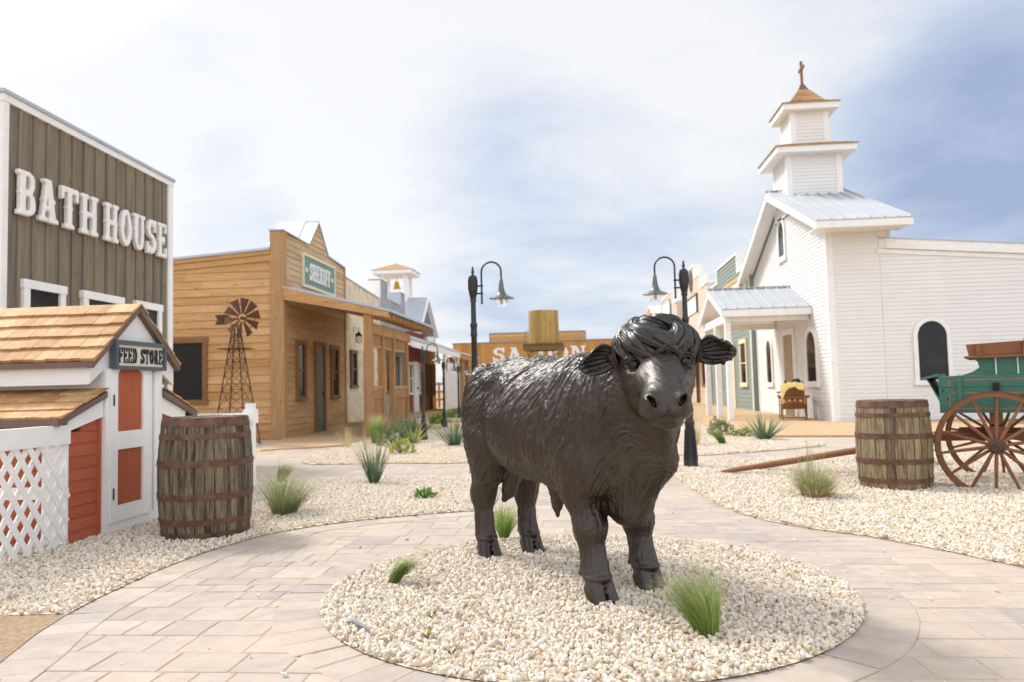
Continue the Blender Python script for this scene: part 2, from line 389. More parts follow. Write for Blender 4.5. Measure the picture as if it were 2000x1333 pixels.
def arch_window(root, fn, s0, s1, z0, z1, mf, fw=.10, d=.06, name='window'):
    c = (s0+s1)/2; r = (s1-s0)/2; zs = z1-r*1.05; n = 14
    arc = [(c+r*math.cos(math.pi*i/n), zs+(z1-zs)*math.sin(math.pi*i/n)) for i in range(n+1)]
    ri = r-fw; arci = [(c+ri*math.cos(math.pi*i/n), zs+(z1-zs-fw)*math.sin(math.pi*i/n)) for i in range(n+1)]
    mb = MB()
    for i in range(n): mb.prism([arc[i], arc[i+1], arci[i+1], arci[i]], fn, 0, d)
    fbox(mb, fn, s0, s0+fw, z0, zs, 0, d); fbox(mb, fn, s1-fw, s1, z0, zs, 0, d); fbox(mb, fn, s0-.03, s1+.03, z0-.02, z0+fw, 0, d+.02)
    f = wpart(mb, name, mf, root)
    p = MB(); p.prism([(c+ri, z0+fw)]+arci+[(c-ri, z0+fw)], fn, .004, .03); p.build('pane', M['pane'], f)
    return f
def door(root, fn, s0, s1, z0, z1, mf, md, fw=.1, d=.07, handle=True):
    mb = MB(); fbox(mb, fn, s0, s0+fw, z0, z1, 0, d); fbox(mb, fn, s1-fw, s1, z0, z1, 0, d); fbox(mb, fn, s0-.02, s1+.02, z1-fw, z1+.003, 0, d+.008)
    f = wpart(mb, 'door_frame', mf, root)
    p = MB(); a, b = s0+fw, s1-fw; fbox(p, fn, a, b, z0, z1-fw, .003, .03)
    for q in range(2):
        zz0 = z0+.15+q*(z1-z0)*.46; fbox(p, fn, a+.1, b-.1, zz0, zz0+(z1-z0)*.34, .03, .042)
    dd = wpart(p, 'door', md, root)
    if handle:
        h = MB(); fbox(h, fn, b-.09, b-.05, z0+.95, z0+1.07, .03, .075); h.build('handle', M['black'], dd)
    return dd

# ---------------------------------------------------------------- lettering (own slab-serif strokes; unit height)
def arcpoly(cx, cy, rx, ry, ix, iy, a0, a1, n=12):
    out = []
    for i in range(n):
        t0 = R(a0+(a1-a0)*i/n); t1 = R(a0+(a1-a0)*(i+1)/n)
        out.append([(cx+rx*math.cos(t0),cy+ry*math.sin(t0)),(cx+rx*math.cos(t1),cy+ry*math.sin(t1)),(cx+ix*math.cos(t1),cy+iy*math.sin(t1)),(cx+ix*math.cos(t0),cy+iy*math.sin(t0))])
    return out
def rect(a, b, c, d): return [(a,c),(b,c),(b,d),(a,d)]
def glyph(ch, nub=True):
    T = .185 if nub else .13; H = .11 if nub else .085; P = []; w = .62
    def stem(x, z0=0, z1=1, serif=(1,1), ext=.07, t=T):
        if not nub: x += .022
        P.append(rect(x, x+t, z0, z1))
        if serif[0]: P.append(rect(x-ext, x+t+ext, z0, z0+H))
        if serif[1]: P.append(rect(x-ext, x+t+ext, z1-H, z1))
        if nub: P.append([(x-.05,.5),(x+t/2,.41),(x+t+.05,.5),(x+t/2,.59)])
    if ch == 'B':
        stem(.07); P += arcpoly(.34,.735,.25,.265,.08,.15,-90,90)+arcpoly(.34,.28,.28,.28,.09,.16,-90,90)
        P += [rect(.2,.36,.885,1),rect(.2,.36,.44,.58),rect(.2,.36,0,.12)]
    elif ch == 'A':
        P += [[(.08,.05),(.2,.05),(.37,.95),(.25,.95)],[(.43,.05),(.66,.05),(.46,1),(.24,1)],rect(.19,.5,.26,.36),rect(0,.3,0,H),rect(.36,.74,0,H),rect(.16,.44,.9,1)]
        if nub: P += [[(.12,.5),(.2,.42),(.28,.5),(.2,.58)],[(.5,.5),(.56,.42),(.64,.5),(.56,.58)]]
        w = .74
    elif ch == 'T':
        stem(.25, serif=(1,0), ext=.1); P += [rect(0,.7,.86,1),[(0,.66),(.1,.7),(.1,.9),(0,.9)],[(.6,.7),(.7,.66),(.7,.9),(.6,.9)]]; w = .7
    elif ch == 'H': stem(.07); stem(.5); P.append(rect(.2,.56,.44,.57)); w = .77
    elif ch == 'O' or ch == 'Q':
        P += arcpoly(.34,.5,.34,.5,.13,.36,0,360,28); w = .68
        if nub: P += [[(-.05,.5),(.08,.42),(.2,.5),(.08,.58)],[(.48,.5),(.6,.42),(.73,.5),(.6,.58)]]
    elif ch == 'U':
        P += [rect(.07,.27,.3,1),rect(0,.34,1-H,1),rect(.5,.64,.3,1),rect(.43,.74,1-H,1)]+arcpoly(.355,.32,.285,.32,.13,.2,180,360); w = .74
        if nub: P += [[(.0,.55),(.1,.47),(.2,.55),(.1,.63)],[(.5,.55),(.6,.47),(.7,.55),(.6,.63)]]
    elif ch == 'S':
        P += arcpoly(.31,.72,.28,.28,.09,.15,20,270)+arcpoly(.31,.29,.3,.29,.1,.15,-160,90)
        P += [rect(.5,.6,.64,1),rect(0,.1,0,.34)]; w = .62
    elif ch == 'E':
        stem(.07); P += [rect(.2,.58,1-H,1),rect(.5,.58,.72,1),rect(.2,.46,.45,.56),rect(.39,.46,.38,.63),rect(.2,.62,0,H),rect(.53,.62,0,.3)]; w = .64
    elif ch == 'F':
        stem(.07); P += [rect(.2,.58,1-H,1),rect(.5,.58,.7,1),rect(.2,.46,.45,.56),rect(.39,.46,.38,.63)]; w = .6
    elif ch == 'D':
        stem(.07); P += arcpoly(.32,.5,.34,.5,.13,.37,-90,90,16)+[rect(.2,.34,0,.13),rect(.2,.34,.87,1)]; w = .68
    elif ch == 'R':
        stem(.07); P += arcpoly(.34,.74,.26,.26,.09,.14,-90,90)+[rect(.2,.36,.88,1),rect(.2,.36,.48,.6),[(.32,.5),(.5,.5),(.66,.06),(.46,.06)],rect(.44,.74,0,H)]; w = .72
    elif ch == 'I': stem(.08); w = .36
    elif ch == 'L': stem(.07); P += [rect(.2,.6,0,H),rect(.5,.6,0,.34)]; w = .62
    elif ch == 'N': stem(.07, t=.13); stem(.56, serif=(0,1), t=.13); P.append([(.1,1),(.3,1),(.69,0),(.49,0)]); w = .77
    elif ch == '*':
        pts = []
        for i in range(10): a = R(90+36*i); r = .3 if i % 2 == 0 else .12; pts.append((.3+r*math.cos(a), .5+r*math.sin(a)))
        for i in range(10): P.append([(.3,.5), pts[i], pts[(i+1) % 10]])
        w = .6
    return P, w
def letter_mb(ch, fn, s, z, sx, sz, d0, d1, flip=False, nub=True):
    """strokes each a hair apart in depth so that no two faces are coplanar"""
    P, w = glyph(ch, nub); mb = MB()
    for i, p in enumerate(P):
        q = [((s+u*sx) if not flip else (s+(w-u)*sx), z+v*sz) for u, v in p]
        mb.prism(q, fn, d0, d1+.00045*(i % 7)+(.0002 if i > 6 else 0))
    return mb, w*sx
def text_width(t, sx, sp): return sum((.4*sx if c == ' ' else glyph(c)[1]*sx+sp) for c in t)-sp
def write(root, fn, text, s0, s1, z, sz, d0, d1, mat, rev=False, sp=.08, name='letter', joined=False, nub=True):
    """text from s0 to s1 (rev: s decreases to the right as seen)"""
    raw = sum((.4 if c == ' ' else glyph(c)[1]) for c in text)+sp*(len(text)-1); sx = abs(s1-s0)/raw
    s = s0; allm = MB()
    for c in text:
        if c == ' ': s += .4*sx+sp*sx; continue
        mb, w = letter_mb(c, fn, s, z, sx, sz, d0, d1, nub=nub)
        if joined: allm.add(mb.v, mb.f)
        else: wpart(mb, name, mat, root)
        s += w+sp*sx
    if joined: return wpart(allm, name, mat, root) if root.type == 'EMPTY' else allm.build(name, mat, root)
# ---------------------------------------------------------------- ground, paths, gravel
def smooth_poly(pts, n=6):
    out = []; k = len(pts)
    for i in range(k):
        p0, p1, p2, p3 = (Vector(pts[(i+j-1) % k]) for j in range(4))
        for q in range(n):
            t = q/n; out.append(tuple(.5*((2*p1)+(p2-p0)*t+(2*p0-5*p1+4*p2-p3)*t*t+(3*p1-p0-3*p2+p3)*t**3)))
    return out
def inside(p, poly):
    c = False; n = len(poly); x, y = p
    for i in range(n):
        x0, y0 = poly[i]; x1, y1 = poly[i-1]
        if (y0 > y) != (y1 > y) and x < (x1-x0)*(y-y0)/(y1-y0)+x0: c = not c
    return c
ISLE = (-.03, 4.24, 1.38)
isle = [(ISLE[0]+ISLE[2]*math.cos(2*math.pi*i/72), ISLE[1]+ISLE[2]*math.sin(2*math.pi*i/72)) for i in range(72)]
left_edge = [(-2.64,3.75),(-2.67,4.0),(-2.7,4.64),(-2.66,5.2),(-2.5,5.8),(-2.25,6.17),(-1.9,6.46),(-1.45,6.7),(-.98,6.9),(-.86,7.3),(-.92,8.4),(-1.2,9.7)]
left_bed = left_edge+[(-2.0,9.55),(-2.8,9.4),(-4.3,9.5),(-6.5,9.7),(-7.1,9.7),(-7.1,4.2),(-5.0,3.5),(-3.6,3.6),(-3.0,3.72)]
dirt = [(-2.64,3.75),(-3.0,3.72),(-3.6,3.6),(-5.0,3.5),(-6.5,2.8),(-6.5,1.0),(-2.2,1.0),(-2.28,2.2),(-2.45,3.05),(-2.57,3.42)]
far_left = smooth_poly([(-4.45,11.8),(-3.0,11.45),(-1.75,11.3),(-1.55,11.8),(-2.1,18),(-2.9,28),(-5,42),(-6.0,42),(-6.02,24.2),(-4.55,22.6),(-4.7,17.4),(-4.75,15.6)], 4)
right_edge = [(1.16,10.3),(1.05,9.2),(1.08,8.2),(1.17,7.16),(1.26,6.65),(1.41,6.23),(1.64,5.9),(1.95,5.6),(2.25,5.1),(2.5,4.6),(2.95,4.1),(3.8,3.7),(5.5,3.3)]
right_bed = right_edge+[(9,3.2),(9,12.3),(6.2,11.9),(4.2,11.5),(2.6,11.1),(1.6,10.9)]
far_right = smooth_poly([(1.45,12.0),(2.4,12.2),(3.4,12.8),(4.05,13.5),(3.65,14.7),(2.95,15.6),(2.55,17),(2.1,19),(1.3,19),(1.25,14.5)], 4)
beds = [isle, left_bed, far_left, right_bed, far_right, dirt]

def sheet(name, poly, z, m, depth=0):
    bm = bmesh.new(); vs = [bm.verts.new((x, y, z)) for x, y in poly]; f = bm.faces.new(vs)
    if depth:
        r = bmesh.ops.extrude_face_region(bm, geom=[f]); bmesh.ops.translate(bm, vec=(0,0,-depth), verts=[g for g in r['geom'] if isinstance(g, bmesh.types.BMVert)])
    bmesh.ops.triangulate(bm, faces=[f for f in bm.faces if len(f.verts) > 4]); bmesh.ops.recalc_face_normals(bm, faces=bm.faces)
    if not depth and bm.faces[0].normal.z < 0:
        for q in bm.faces: q.normal_flip()
    me = bpy.data.meshes.new(name); bm.to_mesh(me); bm.free(); me.materials.append(m)
    o = bpy.data.objects.new(name, me); col.objects.link(o); o['kind'] = 'structure'; return o

def ground_mats():
    t = NT('dirt'); o = t.c.outputs['Object']
    n = t.noise(o, 40, 6, .7); b = t.noise(o, 1.3, 4, .6)
    c = t.ramp(n, [(.3,(.20,.125,.07)),(.5,(.36,.25,.155)),(.7,(.50,.38,.26))]); c = t.mix(t.math('MULTIPLY', b, .4), c, (.42,.33,.23))
    t.set(c, .9, 0, .15); t.bump(n, .015); M['dirt'] = t.m
    t = NT('joint_sand'); o = t.c.outputs['Object']
    b = t.n('ShaderNodeTexBrick'); b.inputs['Scale'].default_value = 2.1; b.inputs['Mortar Size'].default_value = .012
    b.inputs['Color1'].default_value = (.48,.41,.345,1); b.inputs['Color2'].default_value = (.42,.36,.31,1); b.inputs['Mortar'].default_value = (.42,.30,.18,1); t.l(o, b.inputs[0])
    c = t.mix(.25, b.outputs[0], t.ramp(t.noise(o, 2, 4), [(.3,(.44,.38,.33)),(.7,(.56,.49,.41))]))
    t.set(c, .85, 0, .2); M['farpave'] = t.m
    t = NT('sand_joint'); o = t.c.outputs['Object']; n = t.noise(o, 90, 4, .7)
    t.set(t.ramp(n, [(.35,(.36,.27,.18)),(.65,(.52,.42,.30))]), .95, 0, .1); t.bump(n, .004); M['joint'] = t.m
    t = NT('pavers'); o = t.c.outputs['Object']; isl = t.island()
    base = t.ramp(isl, [(0,(.46,.385,.325)),(.2,(.52,.44,.365)),(.38,(.415,.355,.315)),(.55,(.55,.465,.38)),(.75,(.40,.345,.315)),(.9,(.49,.415,.355))])
    n = t.noise(o, 9, 5, .65); f = t.noise(o, 140, 3, .7); big = t.noise(o, 1.1, 4, .6)
    c = t.mix(t.ramp(n, [(.4,(0,0,0)),(.7,(1,1,1))]), base, t.mix(1.0, base, (.80,.79,.80), 'MULTIPLY'))
    c = t.mix(t.math('MULTIPLY', t.ramp(big, [(.42,(0,0,0)),(.66,(1,1,1))]), .45), c, (.60,.48,.34))
    c = t.mix(t.math('MULTIPLY', f, .25), c, (.33,.28,.235)); c = t.mix(1.0, c, (.92,.92,.93), 'MULTIPLY')
    t.set(c, .8, 0, .25); t.bump(t.math('ADD', t.math('MULTIPLY', n, .6), t.math('MULTIPLY', f, .5)), .004); M['paver'] = t.m
    t = NT('gravel_base'); o = t.c.outputs['Object']
    v = t.n('ShaderNodeTexVoronoi'); v.inputs['Scale'].default_value = 45; t.l(o, v.inputs['Vector'])
    c = t.ramp(v.outputs['Color'], [(0,(.60,.46,.30)),(.5,(.74,.61,.44)),(1,(.84,.75,.60))]); t.set(c, .9, 0, .1); t.bump(v.outputs['Distance'], .01); M['gbase'] = t.m
    t = NT('stone'); oi = t.n('ShaderNodeObjectInfo'); o = t.c.outputs['Object']
    base = t.ramp(oi.outputs['Random'], [(0,(.90,.83,.72)),(.16,(.93,.89,.83)),(.32,(.85,.72,.54)),(.46,(.92,.86,.76)),(.6,(.88,.78,.63)),(.73,(.94,.915,.87)),(.86,(.80,.63,.44)),(.965,(.48,.42,.36)),(1,(.91,.87,.80))])
    n = t.noise(o, 2.2, 4, .65, w=t.math('MULTIPLY', oi.outputs['Random'], 50.0)); c = t.mix(t.ramp(n, [(.45,(0,0,0)),(.75,(1,1,1))]), base, t.mix(1.0, base, (.87,.74,.57), 'MULTIPLY'))
    t.set(c, .75, 0, .25); t.bump(n, .15, .5); M['stone'] = t.m
    t = NT('tan_concrete'); o = t.c.outputs['Object']; n = t.noise(t.mapping(o, (1,6,1)), 1.2, 5, .6); n2 = t.noise(o, 30, 4, .6)
    c = t.ramp(n, [(.3,(.40,.265,.145)),(.55,(.48,.335,.195)),(.75,(.54,.40,.255))]); c = t.mix(t.math('MULTIPLY', n2, .2), c, (.34,.24,.15))
    t.set(c, .8, 0, .25); M['deck'] = t.m
ground_mats()
R0 = 600
sheet('ground', [(R0*math.cos(2*math.pi*i/48), R0*math.sin(2*math.pi*i/48)) for i in range(48)], -.03, M['dirt'])
sheet('path', [(-9,.5),(9,.5),(9,15.6),(6.3,20),(6.3,75),(-7.3,75),(-7.3,18.2),(-9,17)], -.012, M['farpave'])
sheet('path_joints', [(-6.4,.8),(6.4,.8),(6.4,14.6),(-6.4,14.6)], -.0035, M['joint'])

def chamfer_stone(mb, q, z, c=.004, dz=.0025):
    """paver with a chamfered top from a plan quad (ccw)"""
    cx = sum(p[0] for p in q)/4; cy = sum(p[1] for p in q)/4
    def ins(p, d):
        L = math.hypot(p[0]-cx, p[1]-cy); k = 1-d*1.4/max(L, .02); return (cx+(p[0]-cx)*k, cy+(p[1]-cy)*k)
    b = [(x, y, z-.03) for x, y in q]; e = [(x, y, z-dz) for x, y in q]; t = [(*ins(p, c), z) for p in q]
    vs = b+e+t; fs = [(8,9,10,11)]
    for i in range(4): j = (i+1) % 4; fs += [(i,j,4+j,4+i),(4+i,4+j,8+j,8+i)]
    mb.add(vs, fs)
def lay_pavers():
    mb = MB(); rr = random.Random(3); y = .9
    while y < 14.5:
        h = rr.choice((.15,.15,.225,.30,.225)); x = -6.3+rr.uniform(0, .3); k = 0
        while x < 6.3:
            w = rr.choice((.15,.225,.30,.30,.375)) if h > .16 else rr.choice((.15,.225,.30))
            j = .0025+rr.uniform(0, .002); z = rr.uniform(-.0012, .0012)
            # tall course is at times split in two
            cells = [(x, x+w, y, y+h)] if not (h > .29 and rr.random() < .45) else [(x, x+w, y, y+.15), (x, x+w, y+.15, y+.30)]
            for x0, x1, y0, y1 in cells:
                cs = [(x0,y0),(x1,y0),(x1,y1),(x0,y1)]
                if not any(all(inside(c, b) for c in cs) for b in beds):
                    if y0 < 12 or (x0 > -6 and x1 < 6):
                        q = [(x0+j+rr.uniform(-.002,.002), y0+j), (x1-j, y0+j+rr.uniform(-.002,.002)), (x1-j, y1-j), (x0+j, y1-j)]
                        chamfer_stone(mb, q, z)
            x += w
        y += h
    # border course round the island and along the bed edges
    def course(poly, closed, w, step, side):
        pts = [Vector(p) for p in poly]; n = len(pts)
        seg = range(n) if closed else range(n-1); acc = []
        for i in seg:
            a = pts[i]; b = pts[(i+1) % n]; L = (b-a).length; k = max(1, int(L/.02))
            acc += [(a.lerp(b, q/k), L/k) for q in range(k)]
        tot = sum(l for _, l in acc); cnt = int(tot/step); pos = [0]
        for _, l in acc: pos.append(pos[-1]+l)
        def at(d):
            d = d % tot if closed else min(max(d, 0), tot-1e-4); i = int(np.searchsorted(pos, d, side='right'))-1; i = min(i, len(acc)-1)
            p = acc[i][0]; p2 = acc[(i+4) % len(acc) if closed else min(i+4, len(acc)-1)][0]; p1 = acc[i-4 if closed else max(i-4, 0)][0]
            t = (p2-p1).normalized(); return p, Vector((t.y, -t.x))*side
        for i in range(cnt):
            d0 = tot*i/cnt+.002; d1 = tot*(i+1)/cnt-.002
            a, na = at(d0); b, nb = at(d1); g = -.006
            q = [a+na*g, b+nb*g, b+nb*(w-.003), a+na*(w-.003)]
            if (q[1]-q[0]).cross(q[3]-q[0]) < 0: q = q[::-1]
            chamfer_stone(mb, [tuple(p) for p in q], .004+rr.uniform(0, .001))
    course(isle, True, .235, .155, 1)
    course(left_edge[::-1], False, .235, .17, -1); course([(-2.2,1.0),(-2.28,2.2),(-2.45,3.05),(-2.57,3.42),(-2.64,3.75)][::-1], False, .235, .17, -1)
    course(right_edge, False, .235, .17, -1)
    o = mb.build('pavers', M['paver'], fix=False); o['kind'] = 'structure'
lay_pavers()
for nm, b, z in (('gravel_bed', isle, .010), ('gravel_bed', left_bed, .010), ('gravel_bed', far_left, .010), ('gravel_bed', right_bed, .010), ('gravel_bed', far_right, .010)):
    sheet(nm, b, z, M['gbase'])
sheet('dirt_patch', dirt, .008, M['dirt'])
sheet('boardwalk', [(-7.2,17.98),(-6.9,16.5),(-6.2,14.3),(-4.75,15.4),(-4.55,17),(-4.45,22.5),(-6.0,23.6),(-7.2,23.6)], .022, M['deck'], .05)
sheet('boardwalk', [(-7.2,23.0),(-6.1,23.0),(-6.1,44),(-7.2,44)], .15, M['deck'], .2)
sheet('boardwalk', [(2.75,16.9),(3.4,15.7),(5,15.25),(9.5,15.0),(9.5,20.28),(6.34,20.28),(6.2,46),(3.6,46),(3.3,22)], .03, M['deck'], .06)

def gravel_stones(beds_density):
    """loose stones: points scattered over the beds, each an irregular pebble"""
    bm = bmesh.new()
    lay = bm.faces.layers.int.new('lvl')
    me = bpy.data.meshes.new('gravel'); polys = []
    for poly, z, d in beds_density:
        vs = [bm.verts.new((x, y, z)) for x, y in poly]; f = bm.faces.new(vs)
        if f.normal.z < 0: f.normal_flip()
        f.normal_update()
        if f.normal.z < 0: f.normal_flip()
        f[lay] = d
    bmesh.ops.triangulate(bm, faces=list(bm.faces)); bm.to_mesh(me); bm.free()
    o = bpy.data.objects.new('gravel', me); col.objects.link(o); me.materials.append(M['stone'])
    tag(o, kind='stuff')
    ng = bpy.data.node_groups.new('scatter_stones', 'GeometryNodeTree')
    ng.interface.new_socket('Geometry', in_out='INPUT', socket_type='NodeSocketGeometry'); ng.interface.new_socket('Geometry', in_out='OUTPUT', socket_type='NodeSocketGeometry')
    N = lambda k: ng.nodes.new(k); L = ng.links.new
    gi, go = N('NodeGroupInput'), N('NodeGroupOutput')
    na = N('GeometryNodeInputNamedAttribute'); na.data_type = 'INT'; na.inputs[0].default_value = 'lvl'
    nout = next(s for s in na.outputs if s.enabled and s.type == 'INT')
    dp = N('GeometryNodeDistributePointsOnFaces'); L(gi.outputs[0], dp.inputs['Mesh']); L(nout, dp.inputs['Density']); dp.inputs['Seed'].default_value = 4
    join = N('GeometryNodeJoinGeometry'); prev = dp.outputs['Points']
    ico = N('GeometryNodeMeshIcoSphere'); ico.inputs['Radius'].default_value = 1; ico.inputs['Subdivisions'].default_value = 2
    sp = N('GeometryNodeSetPosition'); L(ico.outputs[0], sp.inputs['Geometry'])
    nz = N('ShaderNodeTexNoise'); nz.inputs['Scale'].default_value = 1.1; nz.inputs['Detail'].default_value = 2
    sub = N('ShaderNodeVectorMath'); sub.operation = 'SUBTRACT'; L(nz.outputs['Color'], sub.inputs[0]); sub.inputs[1].default_value = (.5,.5,.5)
    sc_ = N('ShaderNodeVectorMath'); sc_.operation = 'SCALE'; L(sub.outputs[0], sc_.inputs[0]); sc_.inputs['Scale'].default_value = 1.5
    L(sc_.outputs[0], sp.inputs['Offset'])
    smt = N('GeometryNodeSetMaterial'); smt.inputs['Material'].default_value = M['stone']; L(sp.outputs[0], smt.inputs[0])
    iop = N('GeometryNodeInstanceOnPoints'); L(prev, iop.inputs['Points']); L(smt.outputs[0], iop.inputs['Instance'])
    def rv(lo, hi, typ='FLOAT_VECTOR', seed=0):
        r = N('FunctionNodeRandomValue'); r.data_type = typ; s = [x for x in r.inputs if x.enabled]
        s[0].default_value = lo; s[1].default_value = hi; s[-1].default_value = seed
        return next(x for x in r.outputs if x.enabled)
    L(rv((0,0,0), (6.28,6.28,6.28)), iop.inputs['Rotation'])
    sv = rv((.75,.55,.45), (1.45,1.05,.85), seed=2); s1 = rv(.0050, .0155, 'FLOAT', 5)
    mul = N('ShaderNodeVectorMath'); mul.operation = 'SCALE'; L(sv, mul.inputs[0]); L(s1, mul.inputs['Scale']); L(mul.outputs[0], iop.inputs['Scale'])
    tr = N('GeometryNodeTranslateInstances'); L(iop.outputs[0], tr.inputs[0]); L(rv((0,0,0), (0,0,.014), seed=9), tr.inputs['Translation']); tr.inputs['Local Space'].default_value = False
    L(tr.outputs[0], go.inputs[0])
    md = o.modifiers.new('scatter', 'NODES'); md.node_group = ng
gravel_stones([(isle, .016, 4000), (left_bed, .016, 2600), (right_bed, .016, 2300), (far_left, .018, 1100), (far_right, .018, 1400),
               ([(-2.72,3.9),(-3.1,3.6),(-3.5,3.4),(-3.9,3.3),(-4.6,3.45),(-3.6,3.6),(-3.0,3.72)], .010, 350), ([(-2.35,2.3),(2.2,2.3),(2.2,4.9),(1.2,6.3),(.9,9.5),(-.8,9.5),(-.85,6.6),(-2.3,5.2)], -.004, 5)])
# ---------------------------------------------------------------- left side of the street
def bath_house():
    X = -7.2; fn = frame('x', X); Y0, Y1 = 8.9, 12.86
    r = thing('bath_house', 'grey brown board and batten building with big white letters, nearest on the left', 'building', (X, 10.9, 0))
    wpart(vboards(MB(), fn, [(Y0,4.9),(Y1,4.83)], 0, .262, .02, .006, .05), 'front_wall', M['bath'], r)
    b = MB(); b.box(-14, X-.005, Y0+.02, Y1-.02, 0, 4.6); wpart(b, 'wall', M['white'], r)
    lp = MB(); lap(lp, lambda s, z, d: (s, Y1+d-.02, z), [(-12,4.62),(X-.12,4.62)], 0, .16); wpart(lp, 'side_wall', M['white'], r)
    b = MB(); fbox(b, fn, Y1-.14, Y1+.012, 0, 4.88, -.14, .05); wpart(b, 'corner_board', M['white_plain'], r)
    b = MB(); fbox(b, fn, Y0-.05, Y0+.05, 0, 4.94, 0, .05); wpart(b, 'corner_board', M['white_plain'], r)
    b = MB(); b.hexa([fn(Y0-.06,4.87,-.1),fn(Y1+.02,4.80,-.1),fn(Y1+.02,4.80,.06),fn(Y0-.06,4.87,.06),fn(Y0-.06,4.965,-.1),fn(Y1+.02,4.89,-.1),fn(Y1+.02,4.89,.06),fn(Y0-.06,4.965,.06)]); wpart(b, 'fascia', M['white_plain'], r)
    b = MB(); cap(b, fn, [(Y0-.08,4.968),(Y1+.03,4.893)], -.3, .085, .045); wpart(b, 'roof_cap', M['galv'], r)
    b = MB(); fbox(b, fn, Y1+.0, Y1+.14, 2.62, 2.75, -.3, -.02); fbox(b, fn, Y1+.06, Y1+.11, 2.4, 2.62, -.2, -.1); wpart(b, 'gutter_end', M['white_plain'], r)
    for s0, s1 in ((9.21,10.01),(10.4,11.36),(11.72,12.47)):
        window(r, fn, s0, s1, 1.25, 2.65, M['white_plain'], .11, cross=False, d=.085, pd=.05)
    # raised letters, rounded edges
    raw = {'BATH': (9.03, 10.64), 'HOUSE': (10.82, 12.54)}
    for w, (a, e) in raw.items():
        tot = sum(glyph(c)[1] for c in w)+.15*(len(w)-1); sx = (e-a)/tot; s = a
        for c in w:
            mb, wd = letter_mb(c, fn, s+.03*sx, 3.465, sx, .585, .05, .13)
            o = wpart(mb, 'letter', M['letter'], r, smooth=True)
            md = o.modifiers.new('merge', 'REMESH'); md.mode = 'VOXEL'; md.voxel_size = .012; md.use_smooth_shade = True
            md = o.modifiers.new('soften', 'SMOOTH'); md.factor = .5; md.iterations = 3
            s += wd+.15*sx
bath_house()

